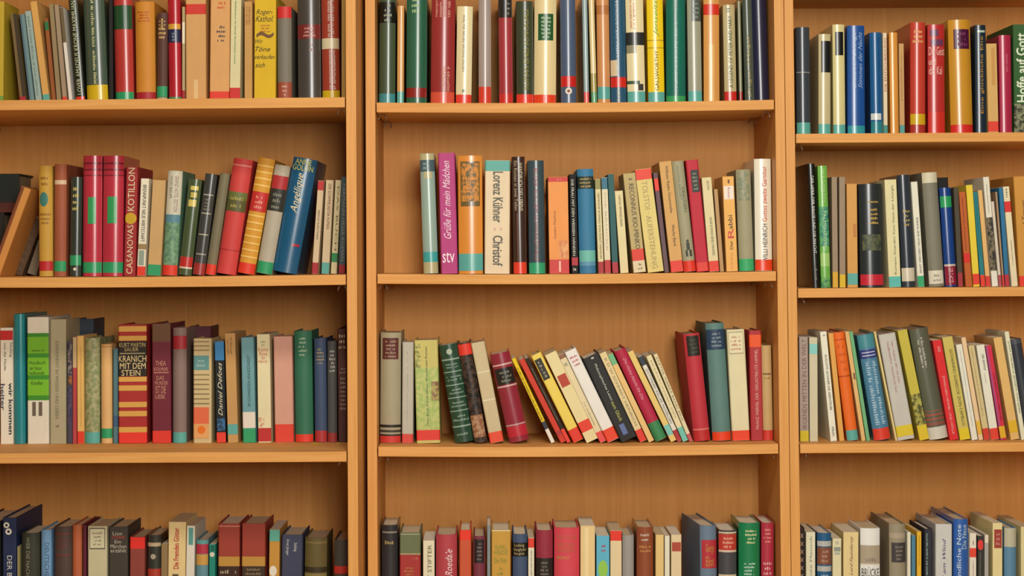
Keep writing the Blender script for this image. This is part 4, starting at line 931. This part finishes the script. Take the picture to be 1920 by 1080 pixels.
R4 = [
(1499,1509,1499,990,'h','#2a1c16','narrow black book with pale crosses near side panel',[t('x x x x x x x x',1000,1140,.15,.75,'#a08a7a','d')]),
(1511,1529,1511,998,'p','#dcd9ba','cream paperback with grey upright title',[t('Der gute Mensch',1006,1150,.4,.72,'#7a7870','u')]),
(1533,1560,1533,1000,'h','#245a84','blue hardcover with brown label and silver bands',[b(1015,1025,'#b4b4ac'),b(1027,1059,'#84503c'),dd(1030,1056,.2,.8,'#b08a78',3,'h'),b(1062,1072,'#b4b4ac'),dd(1076,1082,.2,.8,'#9ab4c8',1,'h')],G),
(1561,1578,1561,1010,'p','#d9d0a6','slim cream paperback with grey mark',[('o',1018,.5,3.5,'#b8b49a'),b(1026,1034,'#8a9284',.15,.9),b(1036,1040,'#a8ac9a',.2,.85)]),
(1581,1610,1581,998,'p','#dcc78c','cream yellow paperback with dark red script title',[t('Kleiner Lord Fauntleroy',1005,1150,.42,.68,'#7a4a48','u')]),
(1614,1651,1614,991,'f','#e4e4dc','white jacket book with taupe band, black lettering',[b(1023,1058,'#aa9c84'),dd(1044,1056,.2,.85,'#8a7a70',1,'h'),b(1058,1060,'#e0d8c8'),t('BRÜCKE',1063,1082,.05,.95,'#3a3c36','h')],G),
(1669,1700,1668,983,'h','#948a72','grey hardcover with charcoal label, dark side',[b(1000,1010,'#a89a84'),b(1018,1055,'#403c3a',.12,1.0),dd(1022,1052,.3,.85,'#8a7a70',4,'h')],{'d':.16}),
(1701,1708,1701,998,'p','#dad6c0','thin white booklet right of grey hardcover',[dd(1002,1010,.3,.7,'#5a5a54',1,'h')]),
(1709,1717,1709,1004,'p','#4c7e94','thin blue booklet left of yellow one',[]),
(1719,1728,1719,997,'p','#e0b030','thin golden yellow booklet',[dd(1004,1060,.4,.65,'#8a6a1c',1)]),
(1733,1749,1733,992,'f','#2a2a34','dark book with pale green upright print',[dd(1000,1150,.15,.5,'#8aa89c',1)]),
(1754,1786,1754,983,'f','#c6c5be','pale grey hardcover with navy script title',[t('Spiel am Wind',1010,1120,.4,.66,'#3c3c70','u')],{'d':.15}),
(1789,1817,1789,974,'h','#2f5ea8','bright blue hardcover with white upright title',[t('Freundliche Note',984,1130,.18,.46,'#c8d8dc','u'),t('Die Neue',984,1030,.52,.85,'#b8ccd0','u')],dict(k='gloss',d=.17)),
(1818,1831,1818,1000,'p','#e0d8c4','narrow white paperback with red square tag',[dd(1014,1022,.4,.7,'#5a5a50',1),b(1028,1045,'#dd4632'),dd(1052,1150,.4,.65,'#b09a94',1)]),
(1833,1844,1833,1005,'p','#38342e','narrow dark book with round red sticker',[('o',1022,.5,6,'#d83a32',1.6),dd(1036,1150,.3,.6,'#7a7a6c',1)]),
(1846,1854,1846,1003,'p','#a8a49c','thin grey white booklet beside round red sticker',[b(1003,1018,'#ddd0b8')]),
(1861,1880,1861,981,'p','#decf94','cream paperback with brick red title label',[b(993,1028,'#9c3a32',.15,.92),dd(997,1024,.3,.8,'#c88a7a',3,'h')],{'d':.15}),
(1884,1907,1884,990,'h','#5a84a0','blue hardcover with pale grey upper spine',[b(990,1026,'#b8b298')]),
(1914,1936,1914,988,'p','#d8ca92','cream book cut off by right edge',[],{'d':.15}),
]
for bk, rows in (('L', (L1, L2, L3, L4)), ('C', (C1, C2, C3, C4)), ('R', (R1, R2, R3, R4))):
    for ri, lst in enumerate(rows):
        PS = [solve(bk, ri, sp_) for sp_ in lst]
        relax(PS)
        for sp_, p_ in zip(lst, PS):
            book(bk, ri, sp_, p_)

# ------------------------------------------------------------------ books lying flat at the far left of the second shelf
def flat_book(desc, x0, x1, y, zb, th_, d, col, bay):
    w = x1 - x0
    root = thing('hardcover_book', desc, 'book', bay.world((x0 + x1) / 2, y, zb), (0, 0, bay.a), 'books on the second shelf of the left bookcase')
    m = mat(col, 'cloth')
    for a, c in ((0, 0.003), (th_ - 0.003, th_)):
        v, f = box_vf(-w / 2, w / 2, 0, d, a, c)
        mesh_obj('board', v, f, m, root)
    v, f = box_vf(-w / 2, w / 2, 0, 0.003, 0.003, th_ - 0.003)
    mesh_obj('spine', v, f, m, root)
    v, f = box_vf(-w / 2 + 0.004, w / 2 - 0.004, 0.003, d - 0.004, 0.003, th_ - 0.003)
    mesh_obj('pages', v, f, mat('#8a7a5c', 'pages'), root)


B = BAYS['L']
zsh = B['zs'][2] + 0.0002
xr_ = LBAY.at(36, 330, 0.258)[0]
xl_ = B['xl'] + 0.004
zz_ = zsh
yy = 0.258
for dsc, th_, col, cut in (('thick black book lying flat at bottom of the stack, second shelf, left bookcase', .062, '#16140f', .045),
                           ('black book lying flat in the middle of the stack, second shelf, left bookcase', .062, '#1b1712', .03),
                           ('dull red book lying flat in the stack, second shelf, left bookcase', .02, '#55281c', .008),
                           ('dark green book lying on top of the stack, second shelf, left bookcase', .056, '#1e2a22', .0)):
    flat_book(dsc, xl_, xr_ - cut, yy, zz_, th_, 0.1, col, LBAY)
    zz_ += th_ + 0.0003

# ------------------------------------------------------------------ paper scraps
def scrap(desc, pts, col, z, bay, hgt=0.0004):
    root = [bay.world(x, y, z) for x, y in pts]
    c = sum(root, Vector()) / len(root)
    v = [tuple(p - c) for p in root] + [tuple(p - c + Vector((0, 0, hgt))) for p in root]
    n = len(root)
    f = [tuple(range(n))[::-1], tuple(range(n, 2 * n))] + [(i, (i + 1) % n, n + (i + 1) % n, n + i) for i in range(n)]
    o = mesh_obj('paper_slip', v, f, mat(col, 'paper'))
    o.location = c
    o['label'] = desc
    o['category'] = 'paper slip'


zs3 = BAYS['L']['zs'][3] + 0.0003
x0 = LBAY.at(584, 835, 0.13)[0]
scrap('small yellow paper slip on third shelf before the blue hardcover', [(x0, .125), (x0 + .014, .118), (x0 + .02, .13), (x0 + .006, .14)], '#d8b430', zs3, LBAY)
x0 = LBAY.at(628, 834, 0.13)[0]
scrap('torn yellow paper slip on third shelf near side panel', [(x0, .13), (x0 + .012, .122), (x0 + .013, .135), (x0 + .003, .14)], '#d2ae3c', zs3, LBAY)

# ------------------------------------------------------------------ lettering, bent onto the spines
tmp = {}
SCRIPT = ('Grüße für mein Mädchen', 'Angélique', 'Spiel am Wind', 'Elisabeth Goudge', 'Stimmen der Nacht', 'Jenseits', 'Dragan Wenger',
          'Florentine Roedale', 'Roger-', 'Kathol.', 'Wir', 'Töne', 'verkaufen', 'sich', 'Die Hohe Nacht Sie Die', 'Kleiner Lord Fauntleroy', 'Daniel Defoes')
for T in TEXTS:
    s = T[0]
    if s not in tmp:
        cu = bpy.data.curves.new('lettering', 'FONT')
        cu.body = s
        cu.resolution_u = 2
        cu.fill_mode = 'FRONT'
        if s in SCRIPT:
            cu.shear = 0.4
        if s in ('Lorenz Kühner', 'Christof', 'wir kommen', 'heiter', 'Hoffe auf Gott', 'Die Fremden Götter'):
            cu.offset = 0.018
        tmp[s] = link(bpy.data.objects.new('lettering', cu))
bpy.context.view_layer.update()
dg = bpy.context.evaluated_depsgraph_get()
geo = {}
for s, o in tmp.items():
    me = bpy.data.meshes.new_from_object(o.evaluated_get(dg))
    co = [v.co.copy() for v in me.vertices]
    fc = [tuple(p.vertices) for p in me.polygons]
    geo[s] = (co, fc)
    bpy.data.meshes.remove(me)
for o in tmp.values():
    cu = o.data
    bpy.data.objects.remove(o)
    bpy.data.curves.remove(cu)
for s, root, prof, w, u0, u1, z0, z1, m, dr, off in TEXTS:
    co, fc = geo[s]
    if not co:
        continue
    xs = [c.x for c in co]
    ys = [c.y for c in co]
    x0, x1, y0, y1 = min(xs), max(xs), min(ys), max(ys)
    xa, xb = -w / 2 + u0 * w, -w / 2 + u1 * w
    v = []
    for c in co:
        a = (c.x - x0) / (x1 - x0)
        q = (c.y - y0) / max(y1 - y0, 1e-6)
        if dr == 'h':
            x, z = xa + (xb - xa) * a, z0 + (z1 - z0) * q
        elif dr == 'u':
            x, z = xb - (xb - xa) * q, z0 + (z1 - z0) * a
        else:
            x, z = xa + (xb - xa) * q, z1 - (z1 - z0) * a
        v.append((x, prof_y(prof, x) - off, z))
    mesh_obj('title_lettering', v, fc, m, root)
